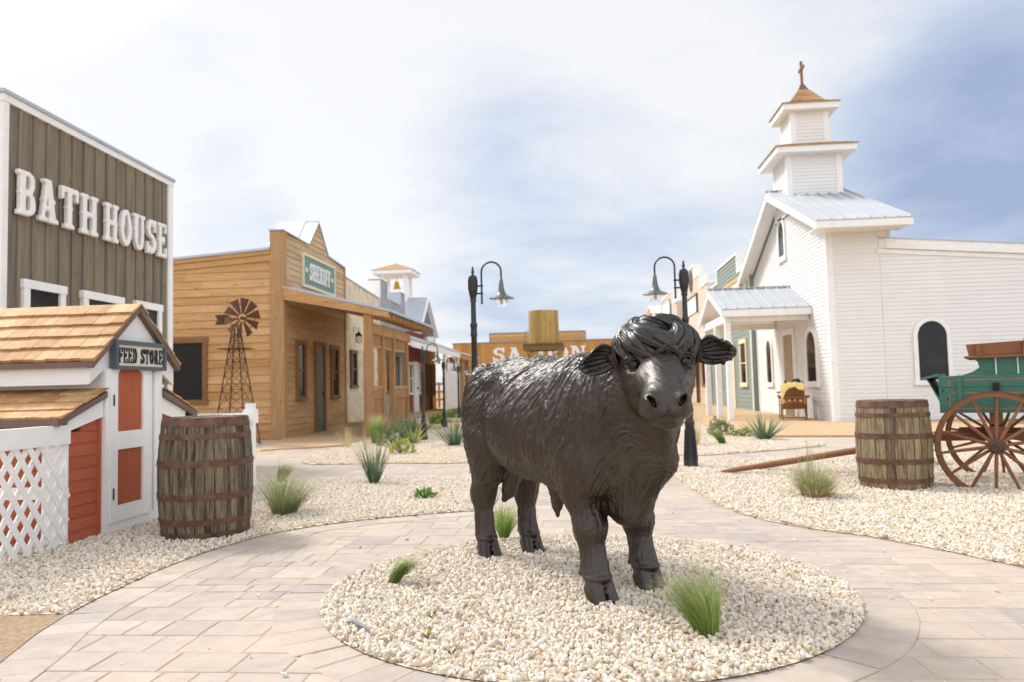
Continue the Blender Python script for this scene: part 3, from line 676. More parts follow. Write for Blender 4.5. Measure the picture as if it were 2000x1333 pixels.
def sheriff_office():
    X = -7.2; fn = frame('x', X); fs = frame('-y', 18.0)
    r = thing('sheriff_office', 'cedar plank sheriff office with pointed false front and green sign', 'building', (X, 20.4, 0))
    # side wall towards the camera
    wpart(lap(MB(), fs, [(-12.5,4.12),(X-.16,4.42)], 0, .195, .026, .004), 'side_wall', M['cedar'], r)
    b = MB(); b.hexa([fs(-12.5,4.02,.0),fs(X-.3,4.33,.0),fs(X-.3,4.33,.055),fs(-12.5,4.02,.055),fs(-12.5,4.16,.0),fs(X-.3,4.48,.0),fs(X-.3,4.48,.055),fs(-12.5,4.16,.055)])
    b.hexa([fs(-12.5,4.165,.0),fs(X-.3,4.485,.0),fs(X-.3,4.485,.09),fs(-12.5,4.165,.09),fs(-12.5,4.27,.0),fs(X-.3,4.59,.0),fs(X-.3,4.59,.09),fs(-12.5,4.27,.09)]); wpart(b, 'fascia', M['cedar'], r)
    b = MB(); b.hexa([fs(-12.5,4.272,-6),fs(X-.3,4.592,-4.8),fs(X-.3,4.592,.12),fs(-12.5,4.272,.12),fs(-12.5,4.33,-6),fs(X-.3,4.65,-4.8),fs(X-.3,4.65,.12),fs(-12.5,4.33,.12)]); wpart(b, 'roof', M['galv'], r)
    # false front
    prof = [(18.0,5.06),(19.74,5.02),(20.52,5.80),(21.3,4.97),(22.87,4.87)]
    wpart(lap(MB(), fn, [(18.12,5.05)]+prof[1:], 3.3, .15, .022, .004), 'false_front', M['cedarpale'], r)
    wpart(lap(MB(), fn, [(18.12,3.3),(22.86,3.3)], 0.02, .152, .022, .004), 'front_wall', M['cedary'], r)
    b = MB(); b.prism([(18.03,0)]+[(s, z-.01) for s, z in prof]+[(22.86,0)], fn, -.3, -.001); wpart(b, 'parapet_back', M['cedary'], r)
    b = MB(); fbox(b, fn, 17.945, 18.13, 0, 5.055, -.30, .045); wpart(b, 'corner_board', M['cedarz'], r)
    b = MB(); fbox(b, fn, 22.78, 22.9, 0, 4.86, 0, .04); wpart(b, 'corner_board', M['cedarz'], r)
    wpart(cap(MB(), fn, [(17.93,5.062)]+prof[1:], -.33, .05, .04), 'roof_cap', M['galv'], r)
    # little gable roof behind the peak
    b = MB(); b.add([fn(19.72,5.07,-.34),fn(20.52,5.85,-.34),fn(21.3,5.02,-.34),fn(19.72,5.07,-1.1),fn(20.52,5.85,-1.1),fn(21.3,5.02,-1.1)], [(0,1,4,3),(1,2,5,4),(0,2,1),(3,4,5)]); wpart(b, 'roof_peak', M['galv'], r)
    # openings
    fw = window(r, fs, -10.6, -9.1, .87, 2.5, M['brownw'], .12, pane=M['void'], cross=False, d=.06)
    window(r, fn, 18.74, 19.42, .9, 2.42, M['brownw'], .1); window(r, fn, 21.43, 22.12, .9, 2.42, M['brownw'], .1)
    door(r, fn, 20.08, 20.92, .03, 2.47, M['brownw'], M['greendoor'], .1)
    # sign
    b = MB(); fbox(b, fn, 19.28, 21.72, 3.93, 4.68, .025, .06); s = wpart(b, 'sign', M['sagesign'], r)
    b = MB(); fbox(b, fn, 19.2, 21.8, 4.68, 4.76, .02, .08); fbox(b, fn, 19.2, 21.8, 3.85, 3.93, .02, .08); fbox(b, fn, 19.2, 19.28, 3.931, 4.679, .02, .08); fbox(b, fn, 21.72, 21.8, 3.931, 4.679, .02, .08); b.build('sign_frame', M['creamframe'], s)
    for c, s0, s1 in (('*',19.33,19.62),('*',21.4,21.69)):
        q, _ = letter_mb(c, fn, s0, 4.16, .45, .3, .06, .075); q.build('star', M['letter'], s)
    write(s, fn, 'SHERIFF', 19.68, 21.36, 4.08, .46, .06, .078, M['letter'], name='lettering', joined=True, sp=.1)
    # porch: lean-to roof on posts
    e, zi, ze = -4.62, 3.66, 3.0; Y0, Y1 = 17.92, 23.4
    b = MB()
    for k in range(int((e-X)/.3)+1):
        pass
    b.hexa([(X+.02,Y0,zi),(e+.1,Y0,ze-.03),(e+.1,Y1,ze-.03),(X+.02,Y1,zi),(X+.02,Y0,zi+.035),(e+.1,Y0,ze+.005),(e+.1,Y1,ze+.005),(X+.02,Y1,zi+.035)]); 
    y = Y0+.2
    while y < Y1: b.hexa([(X+.02,y,zi+.034),(e+.1,y,ze+.004),(e+.1,y+.035,ze+.004),(X+.02,y+.035,zi+.034),(X+.02,y,zi+.07),(e+.1,y,ze+.04),(e+.1,y+.035,ze+.04),(X+.02,y+.035,zi+.07)]); y += .3
    pr = wpart(b, 'porch_roof', M['galv'], r)
    b = MB(); b.hexa([(X+.05,Y0-.012,zi-.3),(e+.05,Y0-.012,ze-.16),(e+.05,Y0+.04,ze-.16),(X+.05,Y0+.04,zi-.3),(X+.05,Y0-.012,zi-.003),(e+.05,Y0-.012,ze-.034),(e+.05,Y0+.04,ze-.034),(X+.05,Y0+.04,zi-.003)])
    b.build('rake_board', M['cedar'], pr)
    b = MB(); b.hexa([(X+.05,Y0+.041,zi-.15),(e-.15,Y0+.041,ze-.09),(e-.15,Y1,ze-.09),(X+.05,Y1,zi-.15),(X+.05,Y0+.041,zi-.11),(e-.15,Y0+.041,ze-.05),(e-.15,Y1,ze-.05),(X+.05,Y1,zi-.11)]); b.build('ceiling', M['cedary'], pr)
    y = Y0+.12
    while y < Y1: b = MB(); b.bar((e-.6,y,ze-.02),(e+.06,y,ze-.115),.045,.13); y += .41; b.build('rafter', M['cedarz'], pr)
    b = MB(); b.bar((-5.1,Y0+.25,2.62),(-5.1,22.3,2.62),.14,.26); wpart(b, 'porch_beam', M['cedary'], r)
    for i, y in enumerate((18.05,19.2,20.3,21.9)):
        b = MB(); w = .095 if i == 0 else .075; b.box(-5.1-w,-5.1+w,y-w,y+w,.02,2.75 if i else 2.95); wpart(b, 'post', M['cedarz'], r, bevel=.008)
    for y0, y1 in ((18.2,19.1),(20.4,21.8)):
        b = MB(); b.box(-5.16,-5.04,y0,y1,1.14,1.22); b.box(-5.14,-5.06,y0,y1,.22,.3); b.box(-5.14,-5.06,y0,y1,.9,1.13)
        y = y0+.04
        while y < y1-.05: b.box(-5.115,-5.085,y,y+.07,.3,.9); y += .12
        wpart(b, 'railing', M['cedarz'], r)
    for y0, y1 in ((18.2,19.1),(19.3,20.2),(20.4,21.8)):
        b = MB(); b.box(-5.13,-5.07,y0,y1,2.16,2.22); y = y0+.03
        while y < y1-.03: b.box(-5.11,-5.09,y,y+.06,2.22,2.49); y += .1
        wpart(b, 'spindle_panel', M['cedarz'], r)
M['greendoor'] = plain('olive_door', (.095,.105,.07), .5, vary=.1)
sheriff_office()

def lantern(x, y, z, label, s=1.0):
    r = thing('porch_lantern', label, 'lantern', (x, y, z), 0, 'lanterns under the porches')
    b = MB(); b.lathe([(.02,.30),(.05,.27),(.11,.2),(.115,.185),(.03,.19)], 14); b.tube([(0,0,.3),(0,0,.40),(-.14,0,.44),(-.16,0,.3)], .009, 6); b.build('hood', M['black'], r, smooth=True, auto=40)
    b = MB(); b.lathe([(.03,-.02),(.07,.02),(.075,.12),(.06,.18)], 14); b.build('glass', M['glass'], r, smooth=True)
    b = MB()
    for k in range(6):
        a = k*math.pi/3; c, q = math.cos(a), math.sin(a); b.tube([(c*.09,q*.09,.19),(c*.09,q*.09,.03),(c*.03,q*.03,-.03)], .006, 5)
    b.build('cage', M['black'], r)
lantern(-6.6, 22.3, 2.56, 'black cage lantern hanging under the sheriff porch before the stucco wall')

def stucco_shop():
    X = -7.24; fn = frame('x', X); r = thing('stucco_shop', 'cream stained stucco building next to the sheriff office', 'building', (X, 25, 0))
    b = MB(); b.prism([(22.93,0),(22.93,4.63),(27.06,4.40),(27.06,0)], fn, -4, 0); wpart(b, 'wall', M['stucco'], r)
    wpart(cap(MB(), fn, [(22.93,4.632),(27.06,4.402)], -.3, .03, .04), 'roof_cap', M['galv'], r)
    window(r, fn, 23.45, 24.1, 1.2, 2.4, M['slatew'], .1); door(r, fn, 25.0, 26.0, .15, 2.4, M['slatew'], M['slatew'], .1)
M['slatew'] = plain('grey_wood_frames', (.16,.14,.12), .7, vary=.15)
stucco_shop()

def tin_shop():
    X = -7.2; fn = frame('x', X); r = thing('tin_shop', 'grey corrugated shop with stepped parapet and wooden shutters', 'building', (X, 29, 0))
    prof = [(27.1,5.12),(28.0,5.12),(28.0,4.5),(30.12,4.46),(30.12,5.0),(30.9,5.0)]
    b = MB(); b.prism([(27.1,0),(27.1,5.1),(28.0,5.1),(28.0,4.48),(30.12,4.44),(30.12,4.98),(30.9,4.98),(30.9,0)], fn, -.45, 0); wpart(b, 'parapet', M['white_plain'], r)
    m2 = MB(); z = 0.15
    while z < 5.1:
        for a, e in above(prof, z+.05): 
            n = 5
            for k in range(1): m2.prism([(a,z),(a,z+.075),(e,z+.075),(e,z)], lambda s, zz, d, z=z: (X+(.002 if d == 0 else .03), s, zz if d == 0 else z+.0375+(zz-z-.0375)*.35), 0, 1)
        z += .0755
    wpart(m2, 'front_wall', M['corr'], r)
    wpart(cap(MB(), fn, prof, -.47, .04, .03), 'roof_cap', M['galv'], r)
    window(r, fn, 27.6, 28.3, 1.0, 2.4, M['slatew'], .08); door(r, fn, 28.7, 29.6, .15, 2.45, M['slatew'], M['slatew'], .08)
    for s in (27.3, 28.32):
        b = MB(); fbox(b, fn, s, s+.28, 1.0, 2.4, .03, .07); wpart(b, 'shutter', M['orangez'], r)
tin_shop()
lantern(-6.75, 27.0, 2.35, 'black lantern on the grey corrugated shop seen between porch posts')

def school_house():
    X = -7.2; fn = frame('x', X); r = thing('school_house', 'small red school house with white gable and open bell cupola', 'building', (X, 32.6, 0))
    b = MB(); b.prism([(31.0,0),(31.0,3.6),(34.4,3.6),(34.4,0)], fn, -5, 0); wpart(b, 'wall', M['redy'], r)
    wpart(lap(MB(), fn, [(31.0,3.5),(34.4,3.5)], .15, .15), 'front_wall', M['redy'], r)
    b = MB(); b.add([fn(31.0,3.6,.0),fn(32.6,5.0,.0),fn(34.4,3.6,0),fn(31.0,3.6,-5),fn(32.6,5.0,-5),fn(34.4,3.6,-5)], [(0,1,2),(0,3,4,1),(1,4,5,2)])
    wpart(b, 'gable', M['white_plain'], r)
    b = MB(); b.hexa([fn(32.55,5.0,-5),fn(32.55,5.0,.6),fn(30.8,3.5,.6),fn(30.8,3.5,-5),fn(32.55,5.08,-5),fn(32.55,5.08,.6),fn(30.8,3.58,.6),fn(30.8,3.58,-5)])
    b.hexa([fn(32.55,5.003,-5),fn(32.55,5.003,.6),fn(34.6,3.503,.6),fn(34.6,3.503,-5),fn(32.55,5.083,-5),fn(32.55,5.083,.6),fn(34.6,3.583,.6),fn(34.6,3.583,-5)]); wpart(b, 'roof', M['galv'], r)
    b = MB(); b.bar(fn(32.58,4.98,.6),fn(30.82,3.46,.6),.05,.2,(1,0,0)); b.bar(fn(32.58,4.98,.603),fn(34.58,3.46,.603),.05,.2,(1,0,0)); wpart(b, 'barge_board', M['white_plain'], r)
    window(r, fn, 31.3, 31.95, .9, 2.25, M['white_plain'], .08); window(r, fn, 33.28, 33.8, .9, 2.25, M['white_plain'], .08)
    door(r, fn, 32.2, 33.1, .15, 2.3, M['white_plain'], M['white_plain'], .1)
    cx, cy = -8.0, 32.9; h = .5
    b = MB(); b.box(cx-h-.05,cx+h+.05,cy-h-.05,cy+h+.05,3.9,4.75); wpart(b, 'cupola_base', M['white_plain'], r)
    for sx in (-1,1):
        for sy in (-1,1): b = MB(); b.box(cx+sx*h-.07,cx+sx*h+.07,cy+sy*h-.07,cy+sy*h+.07,4.75,6.1); wpart(b, 'cupola_post', M['white_plain'], r)
    b = MB(); b.box(cx-.86,cx+.86,cy-.86,cy+.86,6.1,6.27); wpart(b, 'cupola_eave', M['white_plain'], r)
    b = MB(); b.add([(cx-.9,cy-.9,6.272),(cx+.9,cy-.9,6.272),(cx+.9,cy+.9,6.272),(cx-.9,cy+.9,6.272),(cx,cy,6.66)], [(0,1,4),(1,2,4),(2,3,4),(3,0,4),(3,2,1,0)]); wpart(b, 'cupola_roof', M['shingle'], r)
    b = MB(); b.lathe([(.19,5.53),(.17,5.57),(.12,5.68),(.1,5.8),(.06,5.86),(.0,5.88)], 18, (cx,cy,0)); b.tube([(cx,cy,5.87),(cx,cy,6.1)], .018, 6); wpart(b, 'bell', M['brass'], r, smooth=True, auto=50)
school_house()

def orange_shop():
    X = -7.2; fn = frame('x', X); r = thing('plank_shop', 'orange plank false front shop with a white sign beyond the red school', 'building', (X, 36, 0))
    b = MB(); b.prism([(34.45,0),(34.45,4.55),(37.3,4.5),(37.3,0)], fn, -4, -.001); wpart(b, 'wall', M['orangez'], r)
    wpart(vboards(MB(), fn, [(34.45,4.55),(37.3,4.5)], .15, .2), 'front_wall', M['orangez'], r)
    wpart(cap(MB(), fn, [(34.45,4.552),(37.3,4.502)], -.3, .04, .03), 'roof_cap', M['galv'], r)
    b = MB(); fbox(b, fn, 35.1, 36.75, 3.35, 4.15, .02, .07); s = wpart(b, 'sign', M['white_plain'], r)
    b = MB(); fbox(b, fn, 35.4, 36.4, 3.62, 3.7, .07, .08); fbox(b, fn, 35.3, 36.3, 3.8, 3.9, .07, .08); b.build('sign_lettering', M['sagesign'], s)
    window(r, fn, 34.7, 35.1, .8, 2.3, M['brownw'], .07); door(r, fn, 35.4, 36.2, .15, 2.3, M['brownw'], M['void'], .08); window(r, fn, 36.5, 36.9, .8, 2.3, M['brownw'], .07)
orange_shop()

def white_porch():
    r = thing('street_porch', 'white lean-to porch roof in front of the red school and plank shop', 'porch', (-6.1, 32, 0))
    b = MB(); b.hexa([(-7.1,26.9,3.32),(-5.95,26.9,2.86),(-5.95,37.4,2.86),(-7.1,37.4,3.32),(-7.1,26.9,3.37),(-5.95,26.9,2.91),(-5.95,37.4,2.91),(-7.1,37.4,3.37)]); wpart(b, 'roof', M['roofmetal'], r)
    b = MB(); b.box(-6.02,-5.97,26.9,37.4,2.62,2.85); b.hexa([(-7.1,26.88,3.1),(-5.97,26.88,2.63),(-5.97,26.9,2.63),(-7.1,26.9,3.1),(-7.1,26.88,3.31),(-5.97,26.88,2.85),(-5.97,26.9,2.85),(-7.1,26.9,3.31)]); wpart(b, 'fascia', M['white_plain'], r)
    for y in (33.6, 37.3): b = MB(); b.box(-6.13,-6.01,y-.06,y+.06,.15,2.62); wpart(b, 'post', M['white_plain'], r)
    b = MB(); vboards(b, frame('x', -6.1), [(33.66,2.3),(37.24,2.3)], .18, .2, .03, .02); wpart(b, 'screen_panel', M['whitey'], r)
    for y in (33.7, 35.5):
        b = MB(); b.tube([(-6.05,y+.05,2.6),(-6.0,y+.4,2.5),(-5.98,y+.55,2.3),(-6.0,y+.4,2.1),(-6.05,y+.05,2.0)], .03, 6); wpart(b, 'bracket', M['white_plain'], r)
    r2 = thing('street_porch', 'brown timber porch with metal roof at the far end of the left row', 'porch', (-6.1, 40, 0))
    b = MB(); b.hexa([(-7.1,37.5,3.2),(-5.8,37.5,2.78),(-5.8,44,2.78),(-7.1,44,3.2),(-7.1,37.5,3.25),(-5.8,37.5,2.83),(-5.8,44,2.83),(-7.1,44,3.25)]); wpart(b, 'roof', M['roofmetal'], r2)
    b = MB(); b.box(-5.9,-5.84,37.5,44,2.55,2.77); wpart(b, 'fascia', M['cedarz'], r2)
    for y in (38.2,40,42): b = MB(); b.box(-6.1,-5.95,y-.08,y+.08,.15,2.6); wpart(b, 'post', M['cedarz'], r2)
    b = MB(); vboards(b, frame('x', -6.7), [(37.8,2.7),(44,2.7)], .15, .3); wpart(b, 'wall', M['cedarz'], r2)
    b = MB(); b.box(-6.06,-5.98,38.3,41.9,1.0,1.1); y = 38.3
    while y < 41.9: b.box(-6.04,-6.0,y,y+.1,.25,1.0); y += .2
    wpart(b, 'railing', M['cedarz'], r2)
white_porch()

def saloon():
    Y = 55; fn = frame('-y', Y); r = thing('saloon', 'wide orange plank saloon closing the end of the street, white lettering', 'building', (-2, Y, 0))
    prof = [(-9.3,4.32),(5.0,4.32)]
    b = MB(); b.box(-9.28, 4.98, Y+.002, Y+8, 0, 4.3); wpart(b, 'wall', M['orangez'], r)
    wpart(vboards(MB(), fn, prof, 0, .29, .02, .006), 'front_wall', M['orangez'], r)
    wpart(lap(MB(), fn, [(-6.55,4.98),(.25,4.98)], 4.37, .2), 'upper_parapet', M['cedar'], r)
    b = MB(); cap(b, fn, [(-9.35,4.322),(-6.55,4.322)], -.3, .06, .07); cap(b, fn, [(.25,4.322),(5.05,4.322)], -.3, .06, .07); cap(b, fn, [(-6.6,4.982),(.3,4.982)], -.3, .06, .06)
    fbox(b, fn, -6.6, .3, 4.3, 4.368, 0, .07); fbox(b, fn, -6.63, -6.56, 4.37, 4.98, 0, .05); fbox(b, fn, .26, .33, 4.37, 4.98, 0, .05); wpart(b, 'roof_cap', M['galvd'], r)
    write(r, fn, 'SALOON', -6.4, .3, 2.98, .98, .02, .06, M['letter'], sp=.12)
    b = MB(); b.hexa([fn(-9.3,2.2,0),fn(5,2.2,0),fn(5,1.9,2.2),fn(-9.3,1.9,2.2),fn(-9.3,2.3,0),fn(5,2.3,0),fn(5,2.0,2.2),fn(-9.3,2.0,2.2)]); wpart(b, 'porch_roof', M['galvd'], r)
    for x in (-9,-6.5,-4,-1.5,1,3.5): b = MB(); b.box(x-.08,x+.08,Y-2.1,Y-1.94,0,1.9); wpart(b, 'post', M['cedarz'], r)
    for x in (-7.6,-5.2,0.2): window(r, fn, x, x+1.1, .8, 1.8, M['brownw'], .1)
    door(r, fn, -2.9, -1.7, 0, 1.88, M['brownw'], M['cedarz'], .1)
M['galvd'] = metal_mat('dull_metal_flashing', (.22,.21,.20), .5, .5)
saloon()

def water_tower():
    x, y = -1.46, 30; r = thing('water_tower', 'small wooden water tank on a braced timber stand before the saloon', 'water tower', (x, y, 0))
    mb = MB(); n = 18
    for i in range(n):
        a0, a1 = 2*math.pi*(i+.02)/n, 2*math.pi*(i+.98)/n; q = []
        for z, s in ((2.78,.60),(4.05,.575)):
            for rr_, a in ((s,a0),(s,a1),(s-.04,a1),(s-.04,a0)): q.append((x+rr_*math.cos(a), y+rr_*math.sin(a), z))
        mb.hexa(q)
    wpart(mb, 'tank', M['treated'], r)
    b = MB(); b.lathe([(.54,3.9),(.54,3.93)], 18, (x,y,0)); wpart(b, 'tank_lid', M['treateddark'], r)
    b = MB()
    for s in (-1,1): b.box(x-.78,x+.78,y+s*.6-.05,y+s*.6+.05,2.50,2.72)
    for k in range(6): b.box(x-.78+k*.262,x-.78+k*.262+.24,y-.75,y+.75,2.722,2.765)
    wpart(b, 'platform', M['treateddark'], r)
    for sx in (-1,1):
        for sy in (-1,1):
            b = MB(); b.bar((x+sx*.72,y+sy*.62,0),(x+sx*.6,y+sy*.55,2.5),.13,.13); wpart(b, 'leg', M['treated'], r)
    b = MB()
    for s in (-1,1): b.bar((x+s*.58,y-.64,2.45),(x,y-.645+s*.0,1.75),.09,.04,(0,1,0)); b.bar((x-s*.66,y-.66,1.5),(x+s*.66,y-.665-s*.02,.5),.09,.03,(0,1,0))
    wpart(b, 'brace', M['treated'], r)
    b = MB(); b.tube([(x-.6,y,3.35),(x-.7,y,3.3),(x-.76,y,3.1),(x-.77,y,2.8)], .015, 6); wpart(b, 'pipe', M['galvd'], r)
water_tower()
def rail_fence():
    r = thing('rail_fence', 'open timber rail fence between the plank shop and the saloon', 'fence', (-8.2, 44, 0))
    for i, x in enumerate((-9.5,-8.3,-7.1)): b = MB(); b.box(x-.06,x+.06,43.94,44.06,0,1.5); wpart(b, 'post', M['cedarz'], r)
    for z in (.5,.95,1.4): b = MB(); b.box(-9.6,-7.0,43.9,43.94,z-.06,z+.06); wpart(b, 'rail', M['cedarz'], r)
rail_fence()
# ---------------------------------------------------------------- right side of the street
def ribbed_roof(mb, a, b, c, d, th=.03, pitch=.32, rib=.04):
    """metal roof quad: a-b eave, d-c ridge (world points); ribs run from eave to ridge"""
    a, b, c, d = map(Vector, (a, b, c, d)); n = (b-a).cross(d-a).normalized()
    if n.z < 0: n = -n
    mb.hexa([a, b, c, d, a+n*th, b+n*th, c+n*th, d+n*th]); L = (b-a).length; k = int(L/pitch); ux = (b-a).normalized()
    for i in range(k+1):
        p = a+ux*(L-k*pitch)/2+ux*i*pitch; q = d+(p-a); w = ux*.018
        if i == 0: p += w; q += w
        mb.hexa([p-w+n*(th-.002), p+w+n*(th-.002), q+w+n*(th-.002), q-w+n*(th-.002), p-w*.6+n*(th+rib), p+w*.6+n*(th+rib), q+w*.6+n*(th+rib), q-w*.6+n*(th+rib)])
def church():
    X = 6.36; Y = 20.3; fn = frame('-x', X); fs = frame('-y', Y)
    r = thing('church', 'white clapboard church with two stage steeple, arched windows and cross', 'church', (X, 24, 0))
    YP, ZP = 24.3, 6.78; Y1 = 28.6; ZE = 5.05
    # street gable
    wpart(lap(MB(), fn, [(Y+.13,ZE-.02),(YP,ZP-.06),(Y1,ZE-.15)], .0, .105, .016, .003), 'front_wall', M['whitey'], r)
    b = MB(); b.box(X+.003, 14, Y+.004, Y1, 0, 4.3); b.prism([(Y+.004,4.3),(Y+.004,ZE-.03),(YP,ZP-.08),(Y1,ZE-.16),(Y1,4.3)], fn, -1.6, -.003); wpart(b, 'wall', M['white'], r)
    # side walls
    wpart(lap(MB(), fs, [(X+.14,ZE),(7.66,ZE)], 0, .105, .016, .003), 'side_wall', M['white'], r)
    wpart(lap(MB(), fs, [(7.67,4.42),(13.9,3.9)], 0, .105, .016, .003), 'rear_wall', M['white'], r)
    b = MB(); fbox(b, fn, Y-.025, Y+.13, 0, ZE-.03, -.14, .028); wpart(b, 'corner_board', M['white_plain'], r)
    b = MB(); fbox(b, fs, 7.66, 7.82, 4.42, ZE, -.2, .03); wpart(b, 'corner_board', M['white_plain'], r)
    b = MB(); fbox(b, fn, Y1-.12, Y1+.02, 0, ZE-.2, -.05, .028); wpart(b, 'corner_board', M['white_plain'], r)
    b = MB(); b.hexa([fs(7.65,4.425,.0),fs(14,3.90,.0),fs(14,3.90,.10),fs(7.825,4.41,.10),fs(7.65,4.67,.0),fs(14,4.13,.0),fs(14,4.13,.10),fs(7.825,4.665,.10)])
    b.hexa([fs(7.6,4.30,.02),fs(14,3.77,.02),fs(14,3.77,.035),fs(7.6,4.30,.035),fs(7.6,4.42,.02),fs(14,3.89,.02),fs(14,3.89,.035),fs(7.6,4.42,.035)]); wpart(b, 'fascia', M['white_plain'], r)
    b = MB(); b.hexa([(7.65,Y-.12,4.672),(14,Y-.12,4.135),(14,Y1,4.135),(7.65,Y1,4.672),(7.65,Y-.12,4.70),(14,Y-.12,4.16),(14,Y1,4.16),(7.65,Y1,4.70)]); wpart(b, 'rear_roof', M['roofmetal'], r)
    # gable roof over the front part
    x0, x1 = 5.86, 8.2; ye = 19.45; ze = 5.02; yf = 29.2; zf = 4.85; zr = 6.95
    b = MB(); ribbed_roof(b, (x0,ye,ze), (x1,ye,ze), (x1,YP,zr), (x0,YP,zr)); b2 = MB(); ribbed_roof(b2, (x1,yf,zf), (x0,yf,zf), (x0,YP+.005,zr-.002), (x1,YP+.005,zr-.002)); b.add(b2.v, b2.f)
    b.bar((x0,YP,zr+.04),(x1,YP,zr+.04),.2,.04); wpart(b, 'roof', M['roofmetal'], r)
    b = MB(); fbox(b, frame('-y', ye), x0+.01, x1-.01, ze-.17, ze-.004, -.04, .012)
    for yy, zz in ((ye,ze),(yf,zf)): 
        o = 0 if yy < YP else .004
        b.hexa([(x0+.002+o,yy,zz-.20),(x0+.05+o,yy,zz-.20),(x0+.05+o,YP,zr-.25),(x0+.002+o,YP,zr-.25),(x0+.002+o,yy,zz-.006),(x0+.05+o,yy,zz-.006),(x0+.05+o,YP,zr-.006),(x0+.002+o,YP,zr-.006)])
        b.hexa([(x0+.055,yy,zz-.09),(X-.03,yy,zz-.09),(X-.03,YP,zr-.12),(x0+.055,YP,zr-.12),(x0+.055,yy,zz-.06),(X-.03,yy,zz-.06),(X-.03,YP,zr-.09),(x0+.055,YP,zr-.09)])
    b.hexa([(x0+.055,ye+.03,ze-.15),(x1-.02,ye+.03,ze-.15),(x1-.02,Y+.0,ze-.15),(x0+.055,Y+.0,ze-.15),(x0+.055,ye+.03,ze-.12),(x1-.02,ye+.03,ze-.12),(x1-.02,Y+.0,ze-.12),(x0+.055,Y+.0,ze-.12)])
    wpart(b, 'eaves', M['white_plain'], r)
    # steeple
    def stage(cx, cy, h, z0, z1, nm):
        b = MB(); lap(b, frame('-y', cy-h), [(cx-h+.1,z1),(cx+h-.1,z1)], z0, .105, .016, .003); lap(b, frame('-x', cx-h), [(cy-h+.1,z1),(cy+h-.1,z1)], z0, .105, .016, .003)
        b.box(cx-h+.002,cx+h-.002,cy-h+.002,cy+h-.002,z0,z1); p = wpart(b, nm, M['white'], r)
        b = MB()
        for sx in (-1,1):
            for sy in (-1,1): b.box(cx+sx*(h-.06)-.085,cx+sx*(h-.06)+.085,cy+sy*(h-.06)-.085,cy+sy*(h-.06)+.085,z0,z1-.002)
        b.box(cx-h-.03,cx+h+.03,cy-h-.03,cy+h+.03,z0,z0+.07); b.build('corner_trim', M['white_plain'], p)
    def hip(cx, cy, hb, zb, ht, zt, nm, m, fasc=.19):
        b = MB(); b.box(cx-hb+.04,cx+hb-.04,cy-hb+.04,cy+hb-.04,zb-fasc,zb-.002); p = wpart(b, nm+'_fascia', M['white_plain'], r)
        rows = 5; b = MB()
        for side in range(4):
            ca, sa = math.cos(side*math.pi/2), math.sin(side*math.pi/2)
            for k in range(rows):
                t0, t1 = k/rows, (k+1)/rows; h0, h1 = hb+(ht-hb)*t0, hb+(ht-hb)*t1; w0, w1 = zb+(zt-zb)*t0, zb+(zt-zb)*t1
                nn = max(3, int(2*h0/.16))
                for i in range(nn):
                    u0, u1 = -1+2*i/nn+.004, -1+2*(i+1)/nn; e = .018
                    P = lambda h, u, z: (cx+ca*u*h+sa*h, cy+sa*u*h-ca*h, z)
                    b.hexa([P(h0,u0,w0-.01),P(h0,u1,w0-.01),P(h1,u1,w1-.02),P(h1,u0,w1-.02),P(h0,u0,w0+e),P(h0,u1,w0+e),P(h1,u1,w1),P(h1,u0,w1)])
        wpart(b, nm, m, r)
    cx, cy = 7.12, 24.3
    stage(cx, cy, .79, 6.1, 7.9, 'lower_stage'); hip(cx, cy, 1.2, 8.07, .6, 8.29, 'lower_steeple_roof', M['shingle'])
    stage(cx, cy, .55, 8.2, 9.35, 'upper_stage'); hip(cx, cy, .86, 9.48, .5, 9.63, 'upper_steeple_roof', M['shingle'])
    hip2 = MB()
    for i in range(8):
        pass
    hip(cx, cy, .50, 9.66, .13, 10.15, 'spire', M['shingle'], .04)
    b = MB(); b.add([(cx-.15,cy-.15,10.13),(cx+.15,cy-.15,10.13),(cx+.15,cy+.15,10.13),(cx-.15,cy+.15,10.13),(cx-.04,cy-.04,10.36),(cx+.04,cy-.04,10.36),(cx+.04,cy+.04,10.36),(cx-.04,cy+.04,10.36),(cx,cy,10.5)], [(0,1,5,4),(1,2,6,5),(2,3,7,6),(3,0,4,7),(4,5,8),(5,6,8),(6,7,8),(7,4,8)]); wpart(b, 'spire_cap', M['brown_trim'], r)
    b = MB(); b.box(cx-.035,cx+.035,cy-.035,cy+.035,10.4,11.08); b.box(cx-.034,cx+.034,cy-.24,cy+.24,10.8,10.88); wpart(b, 'cross', M['copper'], r)
    # windows and door
    arch_window(r, fn, 21.35, 22.5, .92, 2.58, M['white_plain'], .14)
    arch_window(r, fn, 26.3, 27.2, .92, 2.60, M['white_plain'], .13)
    arch_window(r, fn, 24.05, 24.95, 4.82, 6.2, M['white_plain'], .14)
    arch_window(r, fs, 8.36, 9.28, .92, 2.62, M['white_plain'], .105)
    door(r, fn, 23.55, 24.95, .03, 2.66, M['white_plain'], M['tandoor'], .16)
    # entrance porch
    zp, zr2, yn, yfar, xo = 3.05, 3.85, 21.75, 26.1, 3.9; ym = (yn+yfar)/2
    b = MB(); ribbed_roof(b, (xo,yn,zp+.05), (X,yn,zp+.05), (X,ym,zr2+.05), (xo,ym,zr2+.05)); b2 = MB(); ribbed_roof(b2, (X,yfar,zp+.05), (xo,yfar,zp+.05), (xo,ym+.004,zr2+.048), (X,ym+.004,zr2+.048)); b.add(b2.v, b2.f)
    b.bar((xo,ym,zr2+.11),(X-.02,ym,zr2+.11),.16,.03); pr = wpart(b, 'porch_roof', M['roofmetal'], r)
    b = MB(); fbox(b, frame('-y', yn), xo+.01, X-.02, zp-.14, zp+.045, -.04, .01)
